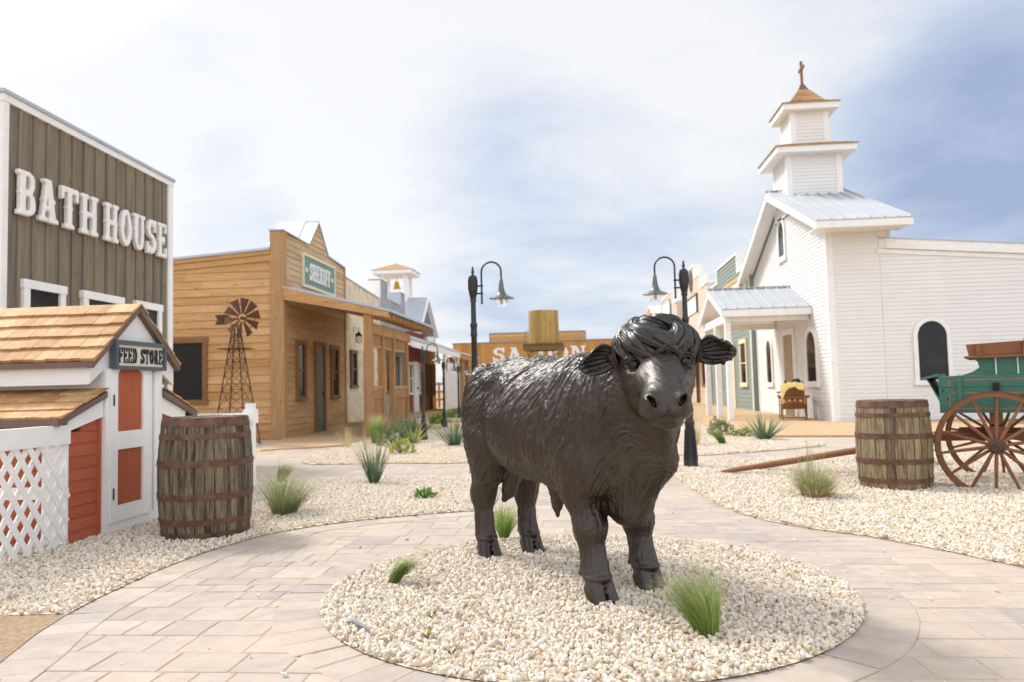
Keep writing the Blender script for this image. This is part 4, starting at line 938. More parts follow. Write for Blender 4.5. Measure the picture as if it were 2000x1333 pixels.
    for yy in (yn, yfar):
        o = 0 if yy < ym else .003
        b.hexa([(xo+o,yy,zp-.15),(xo+.045+o,yy,zp-.15),(xo+.045+o,ym,zr2-.16),(xo+o,ym,zr2-.16),(xo+o,yy,zp+.044),(xo+.045+o,yy,zp+.044),(xo+.045+o,ym,zr2+.044),(xo+o,ym,zr2+.044)])
        b.hexa([(xo+.05,yy,zp-.07),(X-.02,yy,zp-.07),(X-.02,ym,zr2-.07),(xo+.05,ym,zr2-.07),(xo+.05,yy,zp-.04),(X-.02,yy,zp-.04),(X-.02,ym,zr2-.04),(xo+.05,ym,zr2-.04)])
    b.build('porch_eaves', M['white_plain'], pr)
    b = MB(); b.box(xo+.14,xo+.26,yn+.2,yfar-.2,2.78,3.0); b.box(xo+.26,X-.03,yn+.26,yn+.40,2.785,2.98); b.box(xo+.26,X-.03,yfar-.40,yfar-.26,2.785,2.98); wpart(b, 'porch_beam', M['white_plain'], r)
    for y in (yn+.32, yn+2.05, yfar-.33): 
        b = MB(); b.box(xo+.13,xo+.29,y-.08,y+.08,.03,2.78); wpart(b, 'porch_post', M['white_plain'], r, bevel=.01)
M['copper'] = plain('weathered_copper', (.22,.11,.075), .5, .3)
M['tandoor'] = plain('tan_door', (.36,.27,.16), .5, vary=.1)
church()

def steps_building(name, label, X, prof, mw, base=None, zsp=None, side=6):
    fn = frame('-x', X); y0, y1 = prof[0][0], prof[-1][0]
    r = thing(name, label, 'building', (X, (y0+y1)/2, 0))
    b = MB(); b.box(X+.45, X+side, y0+.01, y1-.01, 0, min(p[1] for p in prof)-.4); b.prism([(y0+.005,0)]+[(s, z-.01) for s, z in prof]+[(y1-.005,0)], fn, -.4, -.002); wpart(b, 'wall', mw, r)
    wpart(lap(MB(), fn, prof, zsp or 0, .16, .02, .004), 'front_wall', mw, r)
    b = MB(); cap(b, fn, prof, -.42, .05, .09); wpart(b, 'roof_cap', M['white_plain'], r)
    return r, fn
def right_row():
    X = 6.2
    r, fn = steps_building('green_shop', 'sage green clapboard shop with white stepped parapet beside the church', X, [(28.63,5.36),(30.7,5.36),(30.7,6.1),(35.1,6.1),(35.1,5.5),(37.9,5.5)], M['green'])
    b = MB(); fbox(b, fn, 30.1, 34.9, 3.75, 5.02, .02, .06); s = wpart(b, 'sign', M['white_plain'], r)
    b = MB(); fbox(b, fn, 30.0, 35.0, 5.02, 5.16, .02, .1); fbox(b, fn, 30.0, 30.12, 3.6, 5.019, .02, .1); fbox(b, fn, 34.88, 35.0, 3.6, 5.019, .02, .1); fbox(b, fn, 30.121, 34.879, 3.6, 3.74, .02, .1); b.build('sign_frame', M['gold'], s)
    window(r, fn, 29.5, 30.75, .9, 2.72, M['creamframe'], .16); window(r, fn, 34.7, 35.8, .9, 2.72, M['creamframe'], .16)
    door(r, fn, 31.9, 33.0, .03, 2.7, M['creamframe'], M['creamframe'], .14)
    b = MB(); fbox(b, fn, 28.64, 28.76, 0, 5.35, .02, .05); wpart(b, 'corner_board', M['white_plain'], r)
    r, fn = steps_building('brick_shop', 'pale brick and plank shop with tall stepped parapet and round wheel emblem', X, [(37.95,5.95),(40.2,5.95),(40.2,6.7),(42.1,6.7),(42.1,7.45),(45.2,7.45)], M['palesiding'], zsp=3.0)
    b = MB(); fbox(b, fn, 37.96, 45.19, 0, 3.0, 0, .02); wpart(b, 'brick_base', M['brick'], r)
    b = MB(); c = (43.3, 6.75)
    for i in range(24):
        a0, a1 = 2*math.pi*i/24, 2*math.pi*(i+1)/24
        for ro, ri in ((.62,.54),(.2,.1)): b.prism([(c[0]+ro*math.cos(a0),c[1]+ro*math.sin(a0)),(c[0]+ro*math.cos(a1),c[1]+ro*math.sin(a1)),(c[0]+ri*math.cos(a1),c[1]+ri*math.sin(a1)),(c[0]+ri*math.cos(a0),c[1]+ri*math.sin(a0))], fn, .02, .06)
    for i in range(8): a = math.pi*i/4; b.bar(fn(c[0]+.1*math.cos(a),c[1]+.1*math.sin(a),.04),fn(c[0]+.56*math.cos(a),c[1]+.56*math.sin(a),.04),.04,.03,(1,0,0))
    wpart(b, 'emblem', M['slatew'], r)
    b = MB(); fbox(b, fn, 41.2, 44.9, 4.9, 5.75, .02, .08); s = wpart(b, 'sign', M['white_plain'], r)
    b = MB(); fbox(b, fn, 41.1, 45.0, 5.75, 5.85, .02, .12); fbox(b, fn, 41.1, 41.2, 4.8, 5.749, .02, .12); b.build('sign_frame', M['slatew'], s)
    window(r, fn, 39.2, 40.3, .9, 2.5, M['brownw'], .15); door(r, fn, 41.5, 42.6, .03, 2.5, M['brownw'], M['void'], .12); window(r, fn, 43.4, 44.4, .9, 2.5, M['brownw'], .15)
    b = MB(); b.hexa([(4.7,38.2,2.75),(6.18,38.2,3.2),(6.18,45,3.2),(4.7,45,2.75),(4.7,38.2,2.82),(6.18,38.2,3.27),(6.18,45,3.27),(4.7,45,2.82)]); wpart(b, 'porch_roof', M['roofmetal'], r)
    for y in (38.4,41.5,44.6): b = MB(); b.box(4.78,4.94,y-.08,y+.08,.03,2.74); wpart(b, 'porch_post', M['creampost'], r)
    r, fn = steps_building('cream_shop', 'pale cream plank shop with an eight sided green rimmed sign', 5.6, [(45.3,5.85),(47.1,5.85),(47.1,6.72),(54,6.72),(54,6.1),(56.9,6.1)], M['palesiding'], side=5)
    cs, cz = 50.2, 5.75; P = [(cs+u, cz+v) for u, v in ((-2.1,-.25),(-1.5,-.55),(1.5,-.55),(2.1,-.25),(2.1,.25),(1.5,.55),(-1.5,.55),(-2.1,.25))]
    b = MB(); b.prism([(cs+(s-cs)*1.08, cz+(z-cz)*1.16) for s, z in P], fn, .02, .10); s = wpart(b, 'sign', M['sagesign'], r); b = MB(); b.prism(P, fn, .102, .12); b.build('sign_panel', M['white_plain'], s)
    # arched front at the far end
    X = 5.2; fn = frame('-x', X); r = thing('arched_shop', 'far shop with a round topped orange wooden front and white edge', 'building', (X, 60, 0))
    arc = [(59.5+2.5*math.cos(math.pi*i/16), 5.9+1.15*math.sin(math.pi*i/16)) for i in range(17)]
    b = MB(); b.prism([(62,0)]+arc+[(57,0)], fn, -1.3, 0); wpart(b, 'wall', M['white_plain'], r)
    b = MB(); b.prism([(61.7,0)]+[(59.5+(s-59.5)*.9, 5.9+(z-5.9)*.86) for s, z in arc]+[(57.3,0)], fn, .001, .03); wpart(b, 'front_wall', M['orangez'], r)
M['palesiding'] = painted('cream_siding', (.64,.52,.42), 1, .7, .08)
M['creampost'] = plain('cream_posts', (.62,.56,.42), .6, vary=.06)
right_row()
# ---------------------------------------------------------------- feed store playhouse
def shingle_slope(mb, e0, e1, r0, r1, rows=6, w=.13, th=.014, lift=.02):
    """rows of wooden shakes from eave line e0-e1 up to ridge line r0-r1"""
    e0, e1, r0, r1 = map(Vector, (e0, e1, r0, r1)); n = (e1-e0).cross(r0-e0).normalized(); rr = random.Random(int(abs(e0.x*97+e0.y*31)))
    if n.z < 0: n = -n
    for k in range(rows):
        t0, t1 = k/rows, (k+1.12)/rows if k < rows-1 else 1.0; u = 0.0; L = (e1-e0).length
        while u < L-.02:
            ww = min(rr.uniform(w*.55, w*1.35), L-u); q0 = (u+.002)/L; q1 = (u+ww-.001)/L; u += ww; dj = rr.uniform(-.006, .006)/max(.3, (r0-e0).length)
            P = lambda q, t: e0.lerp(e1, q).lerp(r0.lerp(r1, q), t)
            a, b, c, d = P(q0, t0+dj), P(q1, t0+dj), P(q1, min(t1, 1)), P(q0, min(t1, 1)); l0 = n*lift; l1 = n*.002; v = n*rr.uniform(0, .003)
            mb.hexa([a+v, b+v, c, d, a+l0+v, b+l0+v, c+l1+n*th*.4, d+l1+n*th*.4])
    return mb
def feed_store():
    X = -3.8; XB = -6.3; fn = frame('x', X)
    r = thing('feed_store', 'small white and red playhouse feed store with cedar shingle roofs', 'playhouse', (X, 6.2, 0))
    yn, yf, ym, zr = 5.60, 6.87, 6.23, 1.88; ze = 1.385
    b = MB(); P = [(ym,zr-.03),(5.63,1.385),(5.63,1.21),(5.80,1.32),(5.80,0),(6.62,0),(6.62,1.32),(6.85,1.20),(6.85,1.37)]
    b.prism(P, fn, -.03, 0); b.box(XB, X-.03, 5.805, 6.615, 0, 1.33); b.box(XB,X-.031,5.635,5.66,1.205,1.36); b.box(XB,X-.031,6.82,6.845,1.205,1.36); wpart(b, 'wall', M['white'], r)
    b = MB(); shingle_slope(b, (XB,yn,ze),(X+.06,yn,ze),(XB,ym,zr+.01),(X+.06,ym,zr+.01), 5, .13, .014, .027); shingle_slope(b, (XB,yf,ze),(X+.06,yf,ze),(XB,ym,zr+.008),(X+.06,ym,zr+.008), 6, .12); wpart(b, 'roof', M['shinglex'], r)
    b = MB()
    for y in (yn, yf):
        o = 0 if y < ym else .002
        b.hexa([(X+.0,y,ze-.055),(X+.05+o,y,ze-.055),(X+.05+o,ym,zr-.055),(X+.0,ym,zr-.055),(X+.0,y,ze-.003),(X+.05+o,y,ze-.003),(X+.05+o,ym,zr-.003),(X+.0,ym,zr-.003)])
        s = -1 if y < ym else 1
        b.box(XB,X+.049,min(y,y+s*.012),max(y,y+s*.012),ze-.05,ze-.004)
    wpart(b, 'roof_trim', M['brown_trim'], r)
    # door: white frame, two red panels
    b = MB(); b.prism([(5.95,.82),(6.31,.82),(6.31,1.29),(6.27,1.33),(5.99,1.33),(5.95,1.29)], fn, .004, .012); fbox(b, fn, 5.95, 6.31, .225, .675, .004, .012); dr = wpart(b, 'door', M['redz'], r)
    b = MB(); fbox(b, fn, 5.85, 5.95, .1, 1.33, .001, .03); fbox(b, fn, 6.31, 6.44, .1, 1.33, .001, .03); fbox(b, fn, 5.9501, 6.3099, .675, .82, .001, .0295); fbox(b, fn, 5.9501, 6.3099, .1, .225, .001, .0295)
    b.prism([(5.95,1.29),(5.99,1.33),(5.95,1.33)], fn, .001, .028); b.prism([(6.31,1.29),(6.31,1.33),(6.27,1.33)], fn, .001, .028); b.build('door_frame', M['white_plain'], dr)
    for z in (.28, 1.03): b = MB(); fbox(b, fn, 5.885, 5.9, z, z+.09, .03, .036); b.build('hinge', M['black'], dr)
    b = MB(); fbox(b, fn, 5.80, 5.849, 0, 1.32, .001, .022); fbox(b, fn, 6.50, 6.62, 0, 1.32, .001, .022); fbox(b, fn, 5.85, 6.5, .02, .0995, .001, .018); wpart(b, 'corner_board', M['white_plain'], r)
    # sign
    b = MB(); fbox(b, fn, 5.885, 6.575, 1.355, 1.53, .03, .055); s = wpart(b, 'sign', M['signcream'], r)
    b = MB(); fbox(b, fn, 5.855, 6.605, 1.53, 1.565, .028, .075); fbox(b, fn, 5.855, 6.605, 1.325, 1.356, .028, .075); fbox(b, fn, 5.855, 5.89, 1.3561, 1.5299, .028, .075); fbox(b, fn, 6.57, 6.605, 1.3561, 1.5299, .028, .075); b.build('sign_frame', M['slate'], s)
    write(s, fn, 'FEED STORE', 5.91, 6.555, 1.38, .125, .055, .063, M['blackletter'], name='lettering', joined=True, sp=.15, nub=False)
    # lean-tos both sides
    for sgn, y0, y1, nm in ((-1, 5.795, 5.23, ''), (1, 6.625, 7.21, '')):
        f = lambda u: 6.21+sgn*u   # u: distance from the middle
        u0, u1 = abs(y0-6.21), abs(y1-6.21); uw = u1-.17; z0, z1 = 1.15, .95
        zt = lambda u: z0+(z1-z0)*(u-u0)/(u1-u0)
        b = MB(); z = 0.02
        while z < .98:
            zb = min(z+.092, .985)
            ua = u0; ub = uw
            if zb-.005 > zt(uw)-.13: ub = min(uw, u0+(zb-.005-(z0-.13))/(z1-z0)*(u1-u0))
            if ub > ua+.02: b.hexa([fn(f(ua),z,-.06),fn(f(ub),z,-.06),fn(f(ub),z,-.019),fn(f(ua),z,-.019),fn(f(ua),zb,-.06),fn(f(ub),zb,-.06),fn(f(ub),zb,-.026),fn(f(ua),zb,-.026)])
            z += .092
        ya, yb = sorted((f(u0), f(u0+.03))); fbox(b, fn, ya, yb, .01, zt(u0)-.1, -.06, -.010); wl = wpart(b, 'lean_to_wall', M['redy2'], r)
        b = MB(); b.hexa([fn(f(u0),z0-.20,-.02),fn(f(uw+.02),zt(uw)-.155,-.02),fn(f(uw+.02),zt(uw)-.155,.004),fn(f(u0),z0-.20,.004),fn(f(u0),z0-.03,-.02),fn(f(uw+.02),zt(uw+.02)-.03,-.02),fn(f(uw+.02),zt(uw+.02)-.03,.004),fn(f(u0),z0-.03,.004)]); wpart(b, 'lean_to_trim', M['white_plain'], r)
        b = MB(); shingle_slope(b, (XB,f(u1),z1),(X+.05,f(u1),z1),(XB,f(u0-.005),z0+.02),(X+.05,f(u0-.005),z0+.02), 4, .12); wpart(b, 'lean_to_roof', M['shinglex'], r)
        b = MB(); b.hexa([fn(f(u0),z0-.05,0),fn(f(u1),z1-.05,0),fn(f(u1),z1-.05,.042),fn(f(u0),z0-.05,.042),fn(f(u0),z0-.002,0),fn(f(u1),z1-.002,0),fn(f(u1),z1-.002,.042),fn(f(u0),z0-.002,.042)])
        ya, yb = sorted((f(u1), f(u1+.012))); b.box(XB,X+.0415,ya,yb,z1-.05,z1+.004); wpart(b, 'lean_to_fascia', M['brown_trim'], r)
        # end wall with white boards
        yw = f(uw); s = sgn
        b = MB(); z = .02
        while z < .86: ya, yb = sorted((yw, yw+s*.012)); b.box(XB,X-.2,ya,yb,z,z+.088); z += .092
        wpart(b, 'end_wall', M['redx2'], r)
        ya, yb = sorted((yw+s*.001, yw+s*.022)); b = MB(); b.box(X-.2,X-.005,ya,yb,0,.88); b.box(XB,X-.2001,ya,yb+.001,.36,.45); b.box(XB,X-.2001,ya,yb,.80,.88); wpart(b, 'end_boards', M['white_plain'], r)
    # lattice pen towards the camera
    def lattice(y0, y1, z0, z1, xl, name):
        b = MB(); sp = .128; w = .042; k = int((y1-y0+z1-z0)/sp)+2
        for i in range(-2, k):
            for dr_ in (0, 1):
                s = y0+i*sp if dr_ == 0 else y1-i*sp; d = 1 if dr_ else -1; pts = []
                # strip at 60 degrees through (s, z0)
                tn = .72; ya, yb = s, s-d*(z1-z0)*tn*-1 if False else s+(z1-z0)*tn*(1 if dr_ == 0 else -1)
                za, zb = z0, z1
                lo, hi = y0-.01, y1+.01
                def clip(ya, za, yb, zb):
                    P = [(ya,za),(yb,zb)]
                    for lim, sg in ((lo,1),(hi,-1)):
                        o = []
                        for (p, q) in ((P[0],P[1]),):
                            ip, iq = (p[0]-lim)*sg >= 0, (q[0]-lim)*sg >= 0
                            if not ip and not iq: return None
                            if ip and iq: o = [p, q]
                            else:
                                t = (lim-p[0])/(q[0]-p[0]); m = (lim, p[1]+(q[1]-p[1])*t); o = [p, m] if ip else [m, q]
                        P = o
                    return P
                P = clip(ya, za, yb, zb)
                if not P or abs(P[0][1]-P[1][1]) < .03: continue
                x = xl+(.0 if dr_ == 0 else .0115); wob = math.sin(i*2.1)*.004
                b.bar((x+wob,P[0][0],P[0][1]),(x-wob,P[1][0],P[1][1]),w,.011,(1,0,0))
        return wpart(b, name, M['whitelat'], r)
    lattice(3.7, 5.395, .03, .78, X-.022, 'lattice'); b = MB(); b.box(X-.06,X+.006,3.7,5.405,.765,.905); wpart(b, 'top_board', M['white_plain'], r)
    lattice(7.15, 8.62, .03, .80, X-.075, 'lattice'); b = MB(); b.box(X-.12,X-.02,7.1,8.6,.80,.88); b.box(X-.13,X-.005,8.6,8.74,.76,.92); b.box(X-.11,X-.025,8.62,8.72,.03,.99); b.box(XB,X-.02,8.74,8.78,.8,.88); wpart(b, 'top_board', M['white_plain'], r)
M['signcream'] = plain('sign_cream', (.66,.62,.53), .6, vary=.05)
M['shinglex'] = wood('cedar_shakes', [(.54,.30,.125),(.64,.405,.20),(.45,.225,.085),(.68,.46,.24),(.57,.33,.145),(.59,.355,.16)], 1, knots=False, vary=.35, grain=1.0)
M['redy2'] = wood('red_lean_to_boards', [(.42,.098,.046),(.50,.125,.058),(.45,.108,.05)], 1, knots=True, vary=.25, grain=.5)
M['redx2'] = wood('red_end_boards', [(.38,.085,.04),(.45,.105,.05)], 0, knots=True, vary=.25, grain=.5)
M['whitelat'] = plain('white_lattice', (.82,.81,.79), .5, vary=.04)
feed_store()

# ---------------------------------------------------------------- barrels
def make_barrel(label, mat, seed, h=.93, re=.312, rm=.352):
    r = thing('wine_barrel', label, 'barrel', (0,0,0), 0, 'old oak barrels standing in the gravel')
    R_ = lambda t: re+(rm-re)*(1-(2*t-1)**2)**.9
    mb = MB(); n = 26; k = 12; rr = random.Random(seed)
    ang = [0]
    for i in range(n): ang.append(ang[-1]+rr.uniform(.75, 1.3))
    ang = [a/ang[-1]*2*math.pi for a in ang]
    for i in range(n):
        a0, a1 = ang[i]+.006, ang[i+1]-.006; vs = []; dr = rr.uniform(-.0015,.0015)
        for j in range(k+1):
            t = j/k; rad = R_(t)+dr
            for a in (a0, (a0+a1)/2, a1): vs.append((rad*math.cos(a), rad*math.sin(a), h*t))
            vs.append(((rad-.025)*math.cos((a0+a1)/2), (rad-.025)*math.sin((a0+a1)/2), h*t))
        fs = []
        for j in range(k):
            for q in range(4): p = j*4+q; p2 = j*4+(q+1)%4; fs.append((p,p2,p2+4,p+4))
        fs += [(0,3,2,1), (k*4,k*4+1,k*4+2,k*4+3)]; mb.add(vs, fs)
    mb.build('staves', mat, r)
    for a, b in ((0,.072),(.135,.185),(.335,.39),(.60,.655),(.825,.868),(.925,.995)):
        q = MB(); prof = []
        for t in np.linspace(a, b, 4): prof.append((R_(t)+.005, h*t))
        q.lathe([(prof[0][0]-.006, prof[0][1])]+prof+[(prof[-1][0]-.006, prof[-1][1])], 56); aa = .4+a*7; rr2 = R_((a+b)/2)+.006
        q.tube([(rr2*math.cos(aa), rr2*math.sin(aa), h*(a+b)/2), ((rr2+.006)*math.cos(aa), (rr2+.006)*math.sin(aa), h*(a+b)/2)], .008, 8)
        q.build('hoop', M['hoop'], r, smooth=True, auto=40)
    q = MB(); w = .085; x = -.30
    while x < .29:
        a, b = max(x, -.298)+.001, min(x+w, .298)-.001; f = lambda x: math.sqrt(max(.0, .3**2-x*x))
        q.hexa([(a,-f(a),h-.045),(b,-f(b),h-.045),(b,f(b),h-.045),(a,f(a),h-.045),(a,-f(a),h-.025),(b,-f(b),h-.025),(b,f(b),h-.025),(a,f(a),h-.025)]); x += w
    q.build('lid', M['treatedtop'], r)
    return r
M['treatedtop'] = wood('grey_barrel_lid', [(.34,.29,.22),(.40,.34,.26)], 1, knots=False)
bl = make_barrel('dark weathered oak barrel with rusty hoops beside the feed store', M['stavedark'], 11); bl.location = (-2.98, 5.86, 0); bl.rotation_euler = (0, 0, 2.2)
br = make_barrel('lighter weathered oak barrel with rusty hoops in front of the green wagon', M['stave'], 29, .925, .318, .35); br.location = (3.08, 8.06, -.045); br.rotation_euler = (0, 0, .5)
t_ = MB(); t_.box(-.011,.011,-.002,.0,.885,.903); o_ = t_.build('tag', M['white_plain'], bl); o_.location = (.315*math.cos(-2.55-2.2), .315*math.sin(-2.55-2.2), 0); o_.rotation_euler = (0,0,-2.55-2.2+math.pi/2)
t_ = MB(); t_.box(-.028,.028,-.002,.0,.862,.89); o_ = t_.build('tag', M['white_plain'], br); o_.location = (.321*math.cos(-1.55-.5), .321*math.sin(-1.55-.5), 0); o_.rotation_euler = (0,0,-1.55-.5+math.pi/2)

# ---------------------------------------------------------------- street lamps
def make_lamp():
    r = thing('street_lamp', 'tall black street lamp behind the bull with its shade hanging to the right', 'street lamp', (0,0,0), 0, 'tall black gooseneck street lamps')
    b = MB(); b.lathe([(.098,0),(.098,.02),(.092,.05),(.09,.10),(.082,.12),(.066,.36),(.060,.56),(.066,.575),(.066,.60),(.052,.62),(.047,.66),(.055,.68),(.055,.70),(.043,.72),(.040,1.2),(.038,1.78),(.046,1.80),(.046,1.82),(.042,1.84),(.042,1.90),(.048,1.92),(.048,1.95),(.036,1.97),(.033,2.18),(.033,2.24),(.042,2.25),(.042,2.27),(.038,2.28),(.042,2.30),(.056,2.36),(.060,2.40),(.060,2.55),(.052,2.58),(.018,2.60),(.014,2.62),(.026,2.64),(.014,2.66),(.012,2.675),(.016,2.685),(.004,2.71),(0,2.72)], 22)
    for k in range(14):
        a = 2*math.pi*k/14; b.tube([(.0605*math.cos(a),.0605*math.sin(a),2.40),(.0605*math.cos(a),.0605*math.sin(a),2.54)], .005, 5); b.tube([(.088*math.cos(a),.088*math.sin(a),.10),(.062*math.cos(a),.062*math.sin(a),.5)], .006, 5)
    b.build('pole', M['black'], r, smooth=True, auto=35)
    b = MB(); x0, x1 = .115, .375; zc = 2.63; rr_ = (x1-x0)/2; pts = [(x0,0,2.23),(x0,0,2.24),(x0,0,zc)]+[(x0+rr_-rr_*math.cos(math.pi*i/16), 0, zc+rr_*1.0*math.sin(math.pi*i/16)) for i in range(1,16)]+[(x1,0,zc),(x1,0,2.52)]
    b.tube(pts, .0125, 10); b.lathe([(.0,2.205),(.014,2.215),(.014,2.235),(.01,2.245)], 10, (x0,0,0))
    for z in (2.35, 2.45): b.tube([(.04,0,z),(x0+.015,0,z)], .011, 8); b.lathe([(.02,z-.012),(.02,z+.012)], 10, (x0,0,0))
    b.build('arm', M['black'], r, smooth=True, auto=40)
    b = MB(); b.lathe([(.166,2.272),(.160,2.280),(.11,2.298),(.066,2.325),(.044,2.37),(.032,2.44),(.026,2.50),(.022,2.51),(.022,2.53),(.013,2.54)], 28, (x1,0,0)); b.lathe([(.158,2.273),(.108,2.291),(.064,2.317),(.03,2.35)][::-1], 28, (x1,0,0)); b.build('lamp_shade', M['shade'], r, smooth=True, auto=60)
    b = MB(); b.lathe([(0,2.155),(.03,2.158),(.055,2.172),(.072,2.20),(.076,2.235),(.072,2.28),(.06,2.305)], 24, (x1,0,0)); b.build('globe', M['glass'], r, smooth=True)
    b = MB(); b.lathe([(0,2.2),(.014,2.205),(.018,2.23),(.014,2.27),(.016,2.275),(.016,2.31)], 12, (x1,0,0)); b.build('bulb', M['bulb'], r, smooth=True)
    return r
M['bulb'] = plain('bulb_white', (.55,.5,.42), .4, vary=.05)
M['shade'] = metal_mat('dark_zinc_shade', (.13,.125,.12), .38, .6)
la = make_lamp(); la.location = (-1.40, 9.95, -.01)
copy_tree(la, None, 'tall black street lamp right of the bull with its shade hanging to the left', (1.36, 10.17, 0), R(180))
for i, (x, y, s, lab, rz) in enumerate(((-3.42,16.28,.755,'shorter black lamp behind the big yucca in the left bed',0), (-3.9,21.4,.72,'shorter black lamp in front of the white slatted porch screen',0), (-4.15,25.5,.72,'shorter black lamp between the white screen and the brown porch',0), (-4.72,31.1,.72,'shorter black lamp farthest along the left row near the saloon',0))):
    c = copy_tree(la, None, lab, (x, y, 0), rz); c['group'] = 'shorter black lamps along the left row'; c.scale = (s*1.15, s*1.15, s)

# ---------------------------------------------------------------- windmill ornament
def windmill():
    r = thing('windmill', 'rusty metal garden windmill with arrow tail between bath house and sheriff office', 'windmill', (-7.45, 16, 0))
    W = lambda z: .37-.32*z/2.62
    b = MB()
    cs = [(-1,-1),(1,-1),(1,1),(-1,1)]; P = lambda i, z: (cs[i%4][0]*W(z), cs[i%4][1]*W(z), z)
    for i in range(4): b.tube([P(i,0), P(i,2.62)], .015, 6)
    zs = [0,.45,.85,1.2,1.52,1.8,2.06,2.26,2.44]
    for a, c in zip(zs, zs[1:]):
        for i in range(4): b.tube([P(i,a),P(i+1,c)], .007, 4); b.tube([P(i+1,a),P(i,c)], .007, 4)
    for z in (.45,1.2,1.8,2.26):
        for i in range(4): b.tube([P(i,z),P(i+1,z)], .008, 4)
    b.build('tower', M['rust'], r)
    b = MB(); b.box(-.30,.30,-.30,.30,2.07,2.085); b.build('platform', M['rust'], r)
    # wheel, faces the camera a little to the left
    ang = -.12; c, s = math.cos(ang), math.sin(ang); H = (.19, -.12, 2.74)
    def T(u, v, d): return (H[0]+u*c-d*-s*-1, H[1]+u*s-d*c, H[2]+v)
    for k in range(10):
        a = 2*math.pi*k/10+.15; b = MB(); q = []
        for rr_, hw in ((.10,.022),(.42,.092)):
            for sg in (-1,1):
                u = rr_*math.cos(a)-sg*hw*math.sin(a); v = rr_*math.sin(a)+sg*hw*math.cos(a); q.append((u, v, .02+sg*hw*.5))
        vs = [T(*q[0]),T(*q[1]),T(*q[3]),T(*q[2])]+[T(u,v,d-.006) for u,v,d in (q[0],q[1],q[3],q[2])]
        b.hexa(vs); b.build('blade', M['rust'], r)
    b = MB()
    for rr_ in (.1,.3):
        b.tube([T(rr_*math.cos(2*math.pi*i/24), rr_*math.sin(2*math.pi*i/24), .0) for i in range(25)], .009, 5)
    b.tube([T(0,0,.06),T(0,0,-.2)], .03, 8); b.build('hub', M['rust'], r)
    b = MB(); t0 = T(0,0,-.2); d = Vector((-1,.12,0)).normalized(); p = Vector(t0); b.tube([p, p+d*.62], .012, 6)
    for k in range(4):
        q = p+d*(.36+.08*k); n = d.cross(Vector((0,0,1)))*.004
        for sg in (-1,1):
            v = [q, q+d*.075, q+d*.075+Vector((0,0,sg*.11))+d*.06, q+Vector((0,0,sg*.11))+d*.06]
            b.hexa([x-n for x in v]+[x+n for x in v])
    b.build('tail', M['rust'], r)
windmill()

# ---------------------------------------------------------------- wagon
def wheel(mb_list, r=.52, spokes=14):
    rim, tyre, sp, hub = mb_list; n = 48
    for mb, r0, r1, w in ((rim, r-.055, r-.008, .042), (tyre, r-.009, r, .05)):
        for i in range(n):
            a0, a1 = 2*math.pi*i/n, 2*math.pi*(i+1)/n; P = lambda rr_, a, y: (rr_*math.cos(a), y, rr_*math.sin(a))
            vs = [P(r0,a0,-w/2),P(r1,a0,-w/2),P(r1,a0,w/2),P(r0,a0,w/2),P(r0,a1,-w/2),P(r1,a1,-w/2),P(r1,a1,w/2),P(r0,a1,w/2)]
            mb.add(vs, [(0,1,5,4),(1,2,6,5),(2,3,7,6),(3,0,4,7)])
    for i in range(spokes):
        a = 2*math.pi*(i+.5)/spokes; sp.tube([(.06*math.cos(a),-.03,.06*math.sin(a)),(.2*math.cos(a),-.02,.2*math.sin(a)),((r-.05)*math.cos(a),0,(r-.05)*math.sin(a))], [.016,.017,.0125], 8)
    pr = [(.03,-.13),(.045,-.13),(.05,-.09),(.066,-.085),(.07,-.03),(.072,.03),(.06,.08),(.05,.1)]
    q = MB(); q.lathe(pr, 20); hub.add([(x, z, y) for x, y, z in q.v], q.f)
